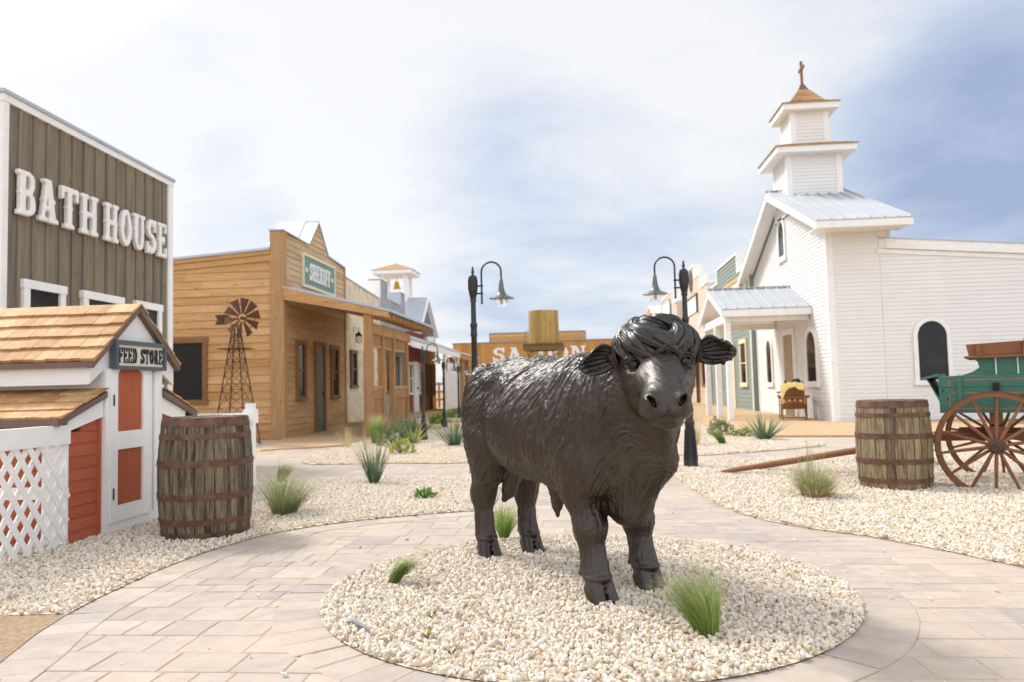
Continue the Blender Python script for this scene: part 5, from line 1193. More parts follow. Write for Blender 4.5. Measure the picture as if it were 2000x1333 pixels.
def wagon():
    Y = 7.92; r = thing('wagon', 'green farm wagon with brown spoked wheels and bench seat by the church', 'wagon', (4.6, 8.4, 0))
    x0, x1, y0, y1, z0, z1 = 3.42, 6.1, Y, Y+1.0, .735, 1.105
    b = MB()
    for (ya, yb) in ((y0, y0+.03), (y1-.03, y1)):
        b.box(x0, x1, ya, yb, z0, .985); b.box(x0, x1, ya+.002, yb, .9875, z1)
    b.box(x0+.001, x0+.03, y0+.031, y1-.031, z0, z1); b.box(x1-.03, x1, y0+.031, y1-.031, z0, z1); b.box(x0+.03, x1-.03, y0+.031, y1-.031, z0+.01, z0+.04)
    body = wpart(b, 'body', M['wagongreen'], r, bevel=.004)
    b = MB(); e = y0-.0025
    for a, c, p, q in ((x0+.13,x1-.05,1.055,1.067),(x0+.13,x1-.05,.925,.937),(x0+.09,x1-.05,.772,.784),(x0+.085,x0+.097,.785,.915),(x0+.085,x0+.097,1.0,1.07)): b.box(a, c, e, y0+.001, p, q)
    b.hexa([(x0+.085,e,.915),(x0+.097,e,.915),(x0+.13,e,.925),(x0+.13,e,.937),(x0+.085,y0+.001,.915),(x0+.097,y0+.001,.915),(x0+.13,y0+.001,.925),(x0+.13,y0+.001,.937)]); b.build('stripe', M['wagonstripe'], body)
    b = MB(); b.box(x0+.165,x0+.205,y0-.022,y0,.86,1.11); b.build('cleat', M['wagongreen'], body, bevel=.003)
    b = MB(); b.box(3.90,3.925,y0-.02,y0,.75,1.02); b.box(3.885,3.94,y0-.03,y0,.96,1.03); b.build('side_iron', M['hub'], body)
    b = MB()
    for x, z in ((3.46,.96),(4.12,.90),(4.12,.82),(3.50,.88),(3.62,1.0),(3.62,.90)): b.tube([(x,y0-.006,z),(x,y0,z)], .009, 8)
    b.build('bolt', M['hub'], body)
    # front foot board: slanted dash
    b = MB(); b.hexa([(x0-.001,y0,.86),(x0-.001,y1,.86),(x0-.08,y1,1.05),(x0-.08,y0,1.05),(x0-.001,y0,.89),(x0-.001,y1,.89),(x0-.11,y1,1.08),(x0-.11,y0,1.08)][0:8])
    b.hexa([(x0-.16,y0-.02,1.065),(x0+.0,y0-.005,1.10),(x0+.0,y1+.005,1.10),(x0-.16,y1+.02,1.065),(x0-.16,y0-.02,1.085),(x0+.0,y0-.005,1.13),(x0+.0,y1+.005,1.13),(x0-.16,y1+.02,1.085)]); wpart(b, 'foot_board', M['wagongreen'], r, bevel=.003)
    # seat risers with cut curves, then bench
    prof = [(3.62,1.105),(4.45,1.105),(4.38,1.13),(4.31,1.18),(4.32,1.235),(4.36,1.27),(3.73,1.27),(3.77,1.235),(3.78,1.18),(3.72,1.14)]
    for y in (Y+.02, Y+.93):
        b = MB(); b.prism(prof, lambda u, w, d: (u, d, w), y, y+.035); wpart(b, 'seat_riser', M['wagongreen'], r)
    for x in (3.92, 4.10):
        b = MB(); b.tube([(x,Y+.01,1.11),(x,Y+.01,1.27)], .006, 6); wpart(b, 'rod', M['white_plain'], r)
    b = MB(); b.box(3.66,4.55,Y-.06,Y+.16,1.272,1.296); b.box(3.66,4.55,Y+.165,Y+.5,1.272,1.297); b.box(3.66,4.55,Y+.505,Y+1.05,1.272,1.296); st = wpart(b, 'seat', M['wagonrust'], r, bevel=.004)
    b = MB(); b.hexa([(3.70,Y-.04,1.297),(4.52,Y-.04,1.297),(4.52,Y-.015,1.297),(3.70,Y-.015,1.297),(3.68,Y-.06,1.41),(4.55,Y-.06,1.44),(4.55,Y-.035,1.44),(3.68,Y-.035,1.41)]); b.box(3.695,3.715,Y-.014,Y+1.02,1.297,1.41); b.build('seat_side', M['wagonrust'], st, bevel=.003)
    b = MB(); b.bar((4.17,Y-.075,1.29),(4.19,Y-.085,1.445),.06,.02,(0,1,0)); b.bar((3.79,Y-.07,1.30),(3.785,Y-.08,1.405),.045,.016,(0,1,0)); b.build('seat_brace', M['wagonrust'], st)
    # running gear
    for x in (3.89, 5.55):
        b = MB(); b.box(x-.05,x+.05,Y-.02,Y+1.02,.37,.49); b.box(x-.06,x+.06,Y+.05,Y+.95,.50,.60); b.box(x-.05,x+.05,Y+.06,Y+.94,.62,.733); wpart(b, 'axle', M['wagonrust'], r)
    b = MB(); b.bar((3.55,Y+.5,.52),(5.7,Y+.5,.52),.09,.09); b.bar((3.3,Y+.25,.47),(4.6,Y+.5,.5),.06,.07); b.bar((3.3,Y+.75,.47),(4.6,Y+.5,.505),.06,.07); b.bar((3.35,Y+.15,.46),(3.35,Y+.85,.46),.07,.07); wpart(b, 'frame', M['wagonrust'], r)
    rz = R(-28); P = Vector((3.90,7.72,0)); L0 = r.location.copy()
    for x, y, sg in ((3.89,Y-.19,1),(3.89,Y+1.19,-1),(5.55,Y-.19,1),(5.55,Y+1.19,-1)):
        q = [MB() for _ in range(4)]; wheel(q)
        w = q[0].build('wheel', M['wagonrust'], r); w.matrix_parent_inverse = Matrix.Translation(-L0); w.location = (x, y, .43); w.rotation_euler = (0, .06, 0 if sg > 0 else math.pi)
        q[1].build('tyre', M['rust'], w); q[2].build('spokes', M['wagonrust'], w); q[3].build('hub', M['hub2'], w, smooth=True, auto=40)
    r.rotation_euler = (0, 0, rz); r.location = P-Matrix.Rotation(rz, 3, 'Z') @ (P-L0)
M['hub2'] = plain('worn_hub', (.075,.045,.03), .5, .3, .5, 20)
wagon()
def pole(a, b, lab):
    A = Vector(a); r = MB(); d = Vector(b)-A
    r.tube([(0,0,0), tuple(d*.08), tuple(d*.5), tuple(d)], [.018,.03,.036,.04], 10)
    o = r.build('wagon_shaft', M['wagonrust'], None, smooth=True, auto=40, loc=a); tag(o, lab, 'wagon shaft', 'wooden wagon shafts lying in the gravel')
pole((1.60,9.38,.035), (3.68,8.50,.46), 'longer brown wooden wagon shaft lying nearest on the gravel')
pole((2.02,9.72,.035), (3.80,8.78,.45), 'shorter brown wooden wagon shaft lying behind the longer one')

# ---------------------------------------------------------------- chair on the church porch
def chair():
    r = thing('garden_chair', 'brown wooden slatted armchair seen from behind by the church wall', 'chair', (5.72, 21.65, .03), R(-14))
    m = M['chairw']
    b = MB()
    for k in range(5):
        x = -.24+k*.12; zt = .96-.05*((k-2)/2)**2
        b.hexa([(x*.86-.05,.08,.30),(x*.86+.05,.08,.30),(x*.86+.05,.105,.30),(x*.86-.05,.105,.30),(x-.056,-.24,zt),(x+.056,-.24,zt),(x+.056,-.215,zt),(x-.056,-.215,zt)])
    b.build('backrest', m, r)
    b = MB(); b.box(-.40,.40,-.14,-.10,.585,.625); b.box(-.30,.30,.10,.13,.28,.36); b.box(-.27,.27,-.235,-.21,.80,.85); b.build('back_rail', m, r)
    for s in (-1,1):
        b = MB(); b.hexa([(s*.34-.07,-.18,.626),(s*.34+.07,-.18,.626),(s*.36+.08,.62,.626),(s*.36-.08,.62,.626),(s*.34-.07,-.18,.65),(s*.34+.07,-.18,.65),(s*.36+.08,.62,.65),(s*.36-.08,.62,.65)]); b.build('armrest', m, r)
        b = MB(); b.box(s*.33-.02,s*.33+.02,.48,.58,0,.625); b.build('front_leg', m, r)
        b = MB(); b.bar((s*.29,-.42,.02),(s*.29,.56,.37),.035,.12); b.build('rear_leg', m, r)
        b = MB(); b.prism([(0,.35),(.02,.625),(.13,.625)], lambda u, w, d, s=s: (s*.33+d, .36+u, w), -.015, .015); b.build('bracket', m, r)
    b = MB()
    for k in range(6): y = .10+k*.085; b.bar((-.29,y,.30+k*.022),(.29,y,.30+k*.022),.075,.02)
    b.build('seat', m, r); b = MB(); b.box(-.27,.27,-.30,-.27,.05,.09); b.build('stretcher', m, r)
    # yellow coat over the back
    b = MB(); nu, nv = 22, 12; vs = []
    for i in range(nu+1):
        u = i/nu; x = -.32+.60*u; drop = .17+.035*math.sin(u*9)+(.32*max(0, 1-u*5))
        for j in range(nv+1):
            v = j/nv-.35; top = 1.02-.10*(u-.55)**2*2+.012*math.sin(u*23); fold = .014*math.sin(u*26+v*3)
            if v < 0: p = (x, -.29-fold+.02*v, top+v/.35*drop)
            else: p = (x*(1+.05*v), -.25+.30*min(v,.2)/.2*.25+fold+v*.25, top-.0-max(0, v-.1)*.95)
            vs.append(p)
    fs = [(i*(nv+1)+j,(i+1)*(nv+1)+j,(i+1)*(nv+1)+j+1,i*(nv+1)+j+1) for i in range(nu) for j in range(nv)]
    b.add(vs, fs); o = b.build('yellow_coat', M['yellow'], None, smooth=True); md = o.modifiers.new('thick', 'SOLIDIFY'); md.thickness = .014; md.offset = 0
    o.location = r.location; o.rotation_euler = r.rotation_euler; tag(o, 'pale yellow coat draped over the back of the brown chair', 'coat')
    b = MB(); b.box(-.38,-.24,.1,.5,.651,.72); b2 = MB(); vs = []
    def cloth_lump(cx, cy, cz, rx, ry, rz_, n=14):
        q = MB(); pr = [(math.sin(math.pi*i/8), -math.cos(math.pi*i/8)) for i in range(9)]; q.lathe([(max(a,.001),c) for a, c in pr], n)
        return [(cx+rx*x*(1+.12*math.sin(5*z+x*4)), cy+ry*y*(1+.1*math.sin(6*x)), cz+rz_*z) for x, y, z in q.v], q.f
    v, f = cloth_lump(-.24, .02, .40, .055, .12, .36); b3 = MB(); b3.add(v, f); v, f = cloth_lump(-.30, .1, .22, .07, .10, .10); b3.add(v, f)
    # hat
    h = thing('hat', 'black brimmed hat with a red band resting on top of the yellow coat', 'hat', (r.location.x+.06, r.location.y-.12, 1.00), .2)
    q = MB(); q.lathe([(.19,.012),(.20,.02),(.13,.03),(.115,.05),(.11,.10),(.09,.125),(.03,.115),(0,.112)], 24); o = q.build('crown', M['black'], h, smooth=True, auto=50); o.rotation_euler = (.25, -.2, 0)
    q = MB(); q.lathe([(.121,.035),(.118,.062)], 24); o = q.build('band', M['redband'], h); o.rotation_euler = (.25, -.2, 0)
    cn = MB(); cn.tube([(0,0,0),(0,0,.74)], .012, 8); cn.tube([(-.05,0,.735),(-.04,0,.75),(.0,0,.755),(.08,0,.76),(.10,0,.755)], .018, 8)
    o = cn.build('cane', M['black'], None, smooth=True, auto=40, loc=(r.location.x-.34, r.location.y+.2, .03)); tag(o, 'black walking cane with a curved handle standing by the chair arm', 'cane')
M['chairw'] = wood('chair_wood', [(.27,.115,.045),(.32,.145,.06),(.24,.10,.04)], 2, knots=False, grain=.8)
M['yellow'] = plain('yellow_cloth', (.82,.67,.29), .8, vary=.08)
M['redband'] = plain('red_band', (.5,.03,.03), .6)
chair()
# ---------------------------------------------------------------- the bronze bull
BULL = (-.146, 4.53, .010); BRZ = math.atan2(-.823, .567)
def bull_local(w):   # world -> bull frame (x forward, y to its left)
    dx, dy = w[0]-BULL[0], w[1]-BULL[1]; c, s = math.cos(BRZ), math.sin(BRZ); return (dx*c+dy*s, -dx*s+dy*c, w[2]-BULL[2])
def bull_dir(w): c, s = math.cos(BRZ), math.sin(BRZ); return np.array([w[0]*c+w[1]*s, -w[0]*s+w[1]*c, 0.])
HO = np.array(bull_local((.350, 3.63, 1.193)))            # between the eyes
HF = bull_dir((-.012, -1.0)); HL = np.array([-HF[1], HF[0], 0.]); HU = np.array([0, 0, 1.])
_t = -.03; HL, HU = HL*math.cos(_t)-HU*math.sin(_t), HU*math.cos(_t)+HL*math.sin(_t)   # slight head tilt
def hp(f, l, z): return HO+HF*f+HL*l+HU*z

VOX = .0044
class Field:
    def __init__(s, lo, hi):
        s.lo = np.array(lo); s.n = np.ceil((np.array(hi)-s.lo)/VOX).astype(int)+1
        s.d = np.full(s.n, .08, np.float32)
    def sub(s, lo, hi):
        a = np.clip(np.floor((np.array(lo)-s.lo)/VOX).astype(int), 0, s.n); b = np.clip(np.ceil((np.array(hi)-s.lo)/VOX).astype(int)+1, 0, s.n)
        sl = tuple(slice(i, j) for i, j in zip(a, b))
        g = np.meshgrid(*[(np.arange(i, j)*VOX+l).astype(np.float32) for i, j, l in zip(a, b, s.lo)], indexing='ij', sparse=True)
        return sl, g
    def join(s, sl, b, k, cut=False):
        a = s.d[sl]
        if cut: b = -b; h = np.maximum(k-np.abs(a-b), 0)/k; s.d[sl] = np.maximum(a, b)+h*h*k/4
        else: h = np.maximum(k-np.abs(a-b), 0)/k; s.d[sl] = np.minimum(a, b)-h*h*k/4
    def ell(s, c, r, k=.06, ax=None, cut=False):
        c = np.array(c); r = np.array(r, float); m = (r.max() if ax is not None else r)+k+.012; sl, g = s.sub(c-m, c+m)
        p = [g[i]-np.float32(c[i]) for i in range(3)]
        if ax is not None: p = [p[0]*np.float32(a[0])+p[1]*np.float32(a[1])+p[2]*np.float32(a[2]) for a in ax]
        k0 = np.sqrt(sum((p[i]/r[i])**2 for i in range(3))); k1 = np.sqrt(sum((p[i]/r[i]**2)**2 for i in range(3)))+1e-6
        s.join(sl, (k0*(k0-1)/k1).astype(np.float32), k, cut)
    def cone(s, a, b, ra, rb, k=.05, cut=False):
        a = np.array(a, float); b = np.array(b, float); m = max(ra, rb)+k+.012; sl, g = s.sub(np.minimum(a, b)-m, np.maximum(a, b)+m)
        d = b-a; L2 = float(d@d); t = sum((g[i]-np.float32(a[i]))*np.float32(d[i]) for i in range(3))/L2; t = np.clip(t, 0, 1)
        q = np.sqrt(sum((g[i]-np.float32(a[i])-t*np.float32(d[i]))**2 for i in range(3)))-(ra+(rb-ra)*t)
        s.join(sl, q.astype(np.float32), k, cut)
    def mesh(s):
        D = s.d; neg = D < 0; c = [neg[i:D.shape[0]-1+i, j:D.shape[1]-1+j, k:D.shape[2]-1+k] for i in (0,1) for j in (0,1) for k in (0,1)]
        anyn = c[0].copy(); alln = c[0].copy()
        for q in c[1:]: anyn |= q; alln &= q
        idx = np.argwhere(anyn & ~alln); N = len(idx)
        cid = np.full(anyn.shape, -1, np.int32); cid[tuple(idx.T)] = np.arange(N)
        offs = np.array([(i, j, k) for i in (0,1) for j in (0,1) for k in (0,1)]); val = np.stack([D[tuple((idx+o).T)] for o in offs], 1)
        pos = np.zeros((N, 3)); cnt = np.zeros(N)
        for a in range(8):
            for b in range(a+1, 8):
                if np.abs(offs[a]-offs[b]).sum() != 1: continue
                va, vb = val[:, a], val[:, b]; m = (va < 0) != (vb < 0); t = np.where(m, va/np.where(m, va-vb, 1), 0)
                pos += np.where(m[:, None], offs[a]+(offs[b]-offs[a])*t[:, None], 0); cnt += m
        V = s.lo+(idx+pos/cnt[:, None])*VOX; F = []
        for ax in range(3):
            o = [0, 0, 0]; o[ax] = 1; n = D.shape; A = neg[:n[0]-o[0], :n[1]-o[1], :n[2]-o[2]]; B = neg[o[0]:, o[1]:, o[2]:]
            e = np.argwhere(A != B); p, q = [i for i in range(3) if i != ax]; e = e[(e[:, p] > 0) & (e[:, q] > 0) & (e[:, p] < n[p]-1) & (e[:, q] < n[q]-1)]
            s0 = A[tuple(e.T)]; dp = np.eye(3, dtype=int)[p]; dq = np.eye(3, dtype=int)[q]
            f = np.stack([cid[tuple((e-dp-dq).T)], cid[tuple((e-dq).T)], cid[tuple(e.T)], cid[tuple((e-dp).T)]], 1)
            flip = ~s0 if ax != 1 else s0
            f[flip] = f[flip][:, ::-1]; F.append(f)
        return V, np.concatenate(F)

def vnoise(p):
    i = np.floor(p).astype(np.int64); f = p-i; f = f*f*(3-2*f); out = 0
    def h(x, y, z):
        n = (x*374761393+y*668265263+z*2147483647 ^ 0x5bf03635) & 0xffffffff; n = ((n ^ (n >> 13))*1274126177) & 0xffffffff; return ((n ^ (n >> 16)) & 0xffff)/65535.
    for a in (0, 1):
        for b in (0, 1):
            for c in (0, 1):
                w = (f[:, 0] if a else 1-f[:, 0])*(f[:, 1] if b else 1-f[:, 1])*(f[:, 2] if c else 1-f[:, 2]); out = out+w*h(i[:, 0]+a, i[:, 1]+b, i[:, 2]+c)
    return out

def bull_field():
    S = Field((-1.0, -.47, -.02), (1.55, .47, 1.46))
    hax = [HF, HL, HU]
    # trunk
    S.ell((.26,0,.862), (.54,.33,.392)); S.ell((-.18,0,.885), (.46,.335,.37), .08); S.ell((-.52,0,.98), (.31,.27,.285), .08)
    S.ell((.40,0,1.075), (.34,.16,.15), .10); S.ell((-.30,0,1.155), (.45,.12,.10), .08)
    S.ell((-.62,0,1.20), (.2,.1,.06), .06)
    for s in (-1, 1):
        S.ell((.47,s*.19,.88), (.23,.135,.36), .07); S.ell((.52,s*.2,.70), (.17,.12,.2), .06)
        S.ell((-.60,s*.17,.88), (.20,.145,.36), .028); S.ell((-.52,s*.20,.74), (.12,.095,.17), .05)
        S.ell((-.43,s*.2,1.13), (.08,.07,.05), .04)
    for s in (-1, 1):      # hollow flank, crease before the haunch, line behind the shoulder
        S.ell((-.30,s*.335,1.07), (.12,.06,.10), .07, cut=True); S.cone((-.385,s*.36,1.0), (-.37,s*.345,.62), .035, .03, .06, True); S.cone((.23,s*.37,1.05), (.27,s*.365,.70), .03, .03, .06, True)
    # neck, chest, brisket, dewlap
    nb = hp(-.16,0,-.04); S.cone((.45,0,.92), nb*.5+np.array((.5,0,.92))*.5, .32, .25, .10); S.cone(nb*.5+np.array((.5,0,.92))*.5, nb, .245, .185, .1)
    S.ell((.68,-.01,.83), (.215,.215,.34), .10); S.ell((.67,-.045,.56), (.16,.068,.18), .05)
    S.cone(hp(-.02,0,-.22), (.88,.0,.72), .07, .075, .09); S.cone((.88,.0,.72), (.75,-.055,.455), .075, .045, .06); S.cone((.75,-.055,.45), (.58,-.035,.46), .045, .035, .07)
    S.cone((.84,.07,.82), (.76,.03,.47), .035, .022, .025); S.cone((.82,-.10,.78), (.73,-.08,.47), .035, .022, .025); S.cone((.74,-.14,.68), (.64,-.09,.47), .035, .02, .025)
    # sheath, sac, tail
    S.cone((-.03,0,.50), (-.04,0,.40), .06, .033, .04); S.cone((-.04,0,.42), (-.04,0,.335), .032, .013, .02); S.cone((-.48,-.02,.62), (-.53,-.05,.43), .075, .04, .05); S.cone((-.53,-.05,.44), (-.57,-.065,.375), .045, .02, .03)
    S.cone((-.80,0,1.16), (-.87,0,.95), .05, .035, .05); S.cone((-.87,0,.95), (-.87,0,.55), .033, .03, .03); S.cone((-.87,0,.55), (-.86,0,.33), .045, .02, .03)
    # legs
    def leg(pts, k=.04):
        for (a, ra), (b, rb) in zip(pts, pts[1:]): S.cone(a, b, ra, rb, k)
    def foot(x, y, yaw, sc=1.0):
        c, s = math.cos(yaw), math.sin(yaw); P = lambda a, b, z: (x+(a*c-b*s)*sc, y+(a*s+b*c)*sc, z)
        A = [np.array((c, s, 0)), np.array((-s, c, 0)), np.array((0, 0, 1.))]
        S.ell(P(-.012,0,.128), (.082*sc,.084*sc,.026), .012, A)     # coronet
        for q in (-1, 1):
            S.cone(P(.0,q*.034,.10), P(.055,q*.046,.010), .047*sc, .040*sc, .006); S.cone(P(-.03,q*.036,.07), P(.02,q*.042,.008), .042*sc, .040*sc, .012)
            S.cone(P(-.06,q*.038,.20), P(-.105,q*.045,.135), .028*sc, .015*sc, .015)
        for z in (.115, .085, .055, .025, .0): S.cone(P(.012,0,z), P(.16,0,z-.05), .005, .014, .005, True)
    for s, fx in ((-1, .585), (1, .53)):
        y = s*.176+.008
        leg([((.47,s*.185,.72),.13), ((.475,s*.182,.56),.106), ((fx-.065,y,.39),.076), ((fx-.06,y,.34),.072), ((fx-.04,y,.23),.056), ((fx-.018,y,.15),.062), ((fx-.003,y,.10),.058)])
        S.ell((fx-.045,y,.365), (.070,.070,.065), .04); foot(fx+.008, y, -s*.03+.04, .90)
    for s, fx in ((-1, -.655), (1, -.63)):
        y = s*.153
        leg([((-.58,s*.165,.76),.155), ((-.605,s*.16,.58),.105), ((fx-.035,y,.43),.076), ((fx-.045,y,.38),.07), ((fx-.035,y,.24),.052), ((fx-.02,y,.15),.058), ((fx-.003,y,.10),.056)])
        S.cone((-.70,y,.56), (fx-.085,y,.43), .04, .03, .05); foot(fx+.008, y, .02*s, .84)
    # head
    H = lambda f, l, z, r, k=.04, **q: S.ell(hp(f,l,z), r, k, hax, **q)
    H(-.07,0,.045,(.19,.178,.176),.06); S.cone(hp(.03,0,.0), hp(.24,0,-.15), .118, .086, .05); S.cone(hp(-.09,0,-.13), hp(.2,0,-.225), .108, .060, .05)
    H(.265,0,-.178,(.098,.106,.078),.05); H(.275,0,-.213,(.095,.112,.050),.03); H(.222,0,-.268,(.085,.074,.031),.02)
    for s in (-1, 1):
        H(-.02,s*.078,-.095,(.135,.078,.125),.05); H(.03,s*.105,.035,(.062,.048,.032),.03); H(.1,s*.075,-.085,(.09,.045,.06),.04)
        H(.06,s*.122,-.042,(.05,.03,.016),.02)
        H(.108,s*.126,.0,(.05,.038,.028),.010,cut=True)
        H(.33,s*.066,-.158,(.05,.034,.030),.03)
        S.cone(hp(.385,s*.058,-.172), hp(.34,s*.050,-.190), .009, .006, .008, True); S.cone(hp(.378,s*.068,-.154), hp(.34,s*.058,-.174), .014, .009, .008, True); S.cone(hp(.365,s*.078,-.144), hp(.33,s*.070,-.160), .007, .007, .008, True)
        S.cone(hp(-.1,s*.14,.035), hp(-.085,s*.20,.04), .045, .030, .03)
        for a, b in (((.365,.0,-.240),(.335,.045,-.250)), ((.335,.045,-.250),(.27,.088,-.262)), ((.27,.088,-.262),(.19,.106,-.256))):
            S.cone(hp(a[0],s*a[1],a[2]), hp(b[0],s*b[1],b[2]), .015, .014, .008, True)
    S.cone(hp(.37,0,-.17), hp(.365,0,-.225), .004, .005, .010, True)
    return S

def bull_mats():
    t = NT('bronze'); o = t.c.outputs['Object']; n = t.noise(o, 5, 5, .6); f = t.noise(o, 150, 3, .6)
    c = t.ramp(n, [(.3,(.021,.012,.0065)),(.55,(.031,.020,.013)),(.75,(.050,.038,.031))]); t.set(c, t.math('ADD', .32, t.math('MULTIPLY', f, .12)), .2, .7); t.bump(f, .0012); M['bronze'] = t.m
    t = NT('dark_bronze_hair'); o = t.c.outputs['Object']; n = t.noise(o, 20, 4, .6); t.set(t.ramp(n, [(.3,(.017,.012,.010)),(.7,(.030,.024,.021))]), .31, .2, .6); M['bronze2'] = t.m
    M['eye'] = plain('bronze_eye', (.018,.014,.012), .3, .1, .1)
bull_mats()

def make_bull():
    r = thing('bull_statue', 'life size dark bronze bull statue with curly forelock standing on the round gravel island', 'statue', BULL, BRZ)
    V, F = bull_field().mesh()
    # light smoothing
    e = np.concatenate([F[:, [i, (i+1) % 4]] for i in range(4)])
    for lam in (.5, .5, .5):
        acc = np.zeros_like(V); cnt = np.zeros(len(V)); np.add.at(acc, e[:, 0], V[e[:, 1]]); np.add.at(cnt, e[:, 0], 1); V = V+lam*(acc/np.maximum(cnt, 1)[:, None]-V)
    me = bpy.data.meshes.new('body'); me.vertices.add(len(V)); me.loops.add(F.size); me.polygons.add(len(F))
    me.vertices.foreach_set('co', V.ravel()); me.loops.foreach_set('vertex_index', F.ravel().astype(np.int32)); me.polygons.foreach_set('loop_start', np.arange(0, F.size, 4, dtype=np.int32)); me.update(calc_edges=True)
    me.polygons.foreach_set('use_smooth', np.ones(len(F), bool))
    nrm = np.zeros(len(V)*3); me.vertices.foreach_get('normal', nrm); nrm = nrm.reshape(-1, 3)
    out = np.mean(np.einsum('ij,ij->i', nrm, V-np.array((0,0,.85)))) 
    if out < 0: me.flip_normals(); nrm = -nrm
    # fur: noise smeared along the lie of the coat
    x, y, z = V.T; sg = np.tanh(y/.05)
    rel = V-HO; hf, hl, hz = rel@HF, rel@HL, rel@HU
    head = np.clip((hf+.16)/.12, 0, 1)*np.clip((x-.75)/.15, 0, 1); legs = np.clip((.52-z)/.1, 0, 1)*(1-head); neck = np.clip((x-.45)/.35, 0, 1)*(1-head)
    d = np.stack([-.62-.1*z+0*x, .55*sg*np.clip((z-.95)/.3, 0, 1), -1+0*x], 1)
    d = d*(1-neck)[:, None]+np.stack([-.10+0*x, .42*sg, -1+0*x], 1)*neck[:, None]; d = d*(1-legs)[:, None]+np.array((-.12,0,-1))*legs[:, None]
    hd = HU*.9-HF*.35; d = d*(1-head)[:, None]+(hd+HL*np.sign(hl)[:, None]*1.0)*head[:, None]
    sw = (vnoise(V*4.0)-.5)[:, None]*np.cross(nrm, d)*.8+(vnoise(V*16.0+9)-.5)[:, None]*np.cross(nrm, d)*.35; d = d+sw
    d -= nrm*np.einsum('ij,ij->i', nrm, d)[:, None]; d /= np.linalg.norm(d, axis=1)[:, None]+1e-6
    def lic(freq, length, steps, off):
        a = 0
        for t in np.linspace(-.5, .5, steps): a = a+vnoise((V+d*(t*length)+off)*freq)
        a /= steps; a -= a.mean(); return a/a.std()
    fine = lic(120, .13, 17, 3.1); coarse = lic(58, .22, 17, 7.7); big = vnoise(V*9+5)-.5
    amp = 1-.72*head-.30*legs; amp *= np.clip((z-.13)/.06, .06, 1); amp *= np.clip(1-np.clip((hf-.0)/.1, 0, 1)*.5, 0, 1)
    side = np.clip((z-.55)/.25, .35, 1)
    disp = amp*(.0025*np.clip(fine, -2, 2)+.0042*side*np.tanh(coarse*.9)+.006*big*(1-legs)*(1-head))
    V2 = V+nrm*disp[:, None]; me.vertices.foreach_set('co', V2.ravel()); me.update()
    me.materials.append(M['bronze']); o = bpy.data.objects.new('body', me); col.objects.link(o); o.parent = r
    # eyes with lids
    for s in (-1, 1):
        b = MB(); c = hp(.082, s*.112, -.001); pr = [(.029*math.sin(math.pi*i/12), -.029*math.cos(math.pi*i/12)) for i in range(13)]; b.lathe([(max(a, 1e-5), q) for a, q in pr], 18, tuple(c)); ey = b.build('eye', M['eye'], r, smooth=True)
        b = MB(); 
        for up in (1, -1):
            pts = []
            for i in range(9):
                a = math.pi*i/8; pts.append(tuple(hp(.098+.010*math.sin(a)-.012*abs(math.cos(a)), s*(.114+.005*math.sin(a))+.037*math.cos(a), up*(.0245*math.sin(a)+.001)+.001)))
            b.tube(pts, [.002]+[.0045]*7+[.002], 8)
        pts = [tuple(hp(.088+.014*math.sin(math.pi*i/8), s*.114+.046*math.cos(math.pi*i/8), .012+.028*math.sin(math.pi*i/8))) for i in range(9)]; b.tube(pts, [.002]+[.005]*7+[.002], 8)
        b.build('eyelid', M['bronze2'], ey, smooth=True)
    # ears: cupped leaf with hanging fringe
    for s in (-1, 1):
        nu, nv = 26, 30; vs = []; rr = random.Random(5 if s < 0 else 8); fr = [rr.uniform(0, 1) for _ in range(nv+1)]
        for i in range(nu+1):
            u = i/nu
            for j in range(nv+1):
                v = -1+2*j/nv; edge = .188*(1-.05*fr[j]*(1 if v < .75 else 0)-.30*abs(v)**2.4); L = u*edge
                w = .022+.046*math.sin(math.pi*min(1, .08+.78*u))
                vv = v*w*(1.0 if v > 0 else 1.12+.12*(fr[j]-.5)*u); cup = .035*(1-v*v)*math.sin(math.pi*min(1, u+.12))**.7
                rid = .0032*math.sin(v*21+1.8*math.sin(u*4+v*2))*min(1, u*2.2)*(1 if abs(v) < .93 else .3)
                drop = -.035*u*u if s < 0 else -.028*u*u+.02*u
                vs.append(tuple(hp(-.075-cup+.035*u+rid, s*(.185+L), .042+.012*math.sin(u*3)+vv+drop)))
        fs = [(i*(nv+1)+j, (i+1)*(nv+1)+j, (i+1)*(nv+1)+j+1, i*(nv+1)+j+1) for i in range(nu) for j in range(nv)]
        b = MB(); b.add(vs, fs); e_ = b.build('ear', M['bronze2'], r, smooth=True); md = e_.modifiers.new('thick', 'SOLIDIFY'); md.thickness = .012; md.offset = -1
    # forelock: tapering locks sweeping over the poll and forehead
    rr = random.Random(21); b = MB()
    def ridged(b, pts, rads, n=15):   # lock with strands cut into it
        pts = [Vector(p) for p in pts]; k = len(pts); C = Vector(hp(-.065, 0, .035)); vs = []; fs = []; ph = rr.random()*6
        for i, p in enumerate(pts):
            t = (pts[min(i+1, k-1)]-pts[max(i-1, 0)]).normalized(); o = (p-C); o = (o-t*o.dot(t)).normalized(); s = t.cross(o)
            for j in range(n):
                a = 2*math.pi*j/n; q = rads[i]*(1+.22*math.cos(5*a+ph+i*.12)); vs.append(p+o*math.sin(a)*q*.85+s*math.cos(a)*q*1.25)
        for i in range(k-1):
            for j in range(n): x = i*n+j; y = i*n+(j+1) % n; fs.append((x, y, y+n, x+n))
        b.add(vs, fs+[tuple(range((k-1)*n, k*n))])
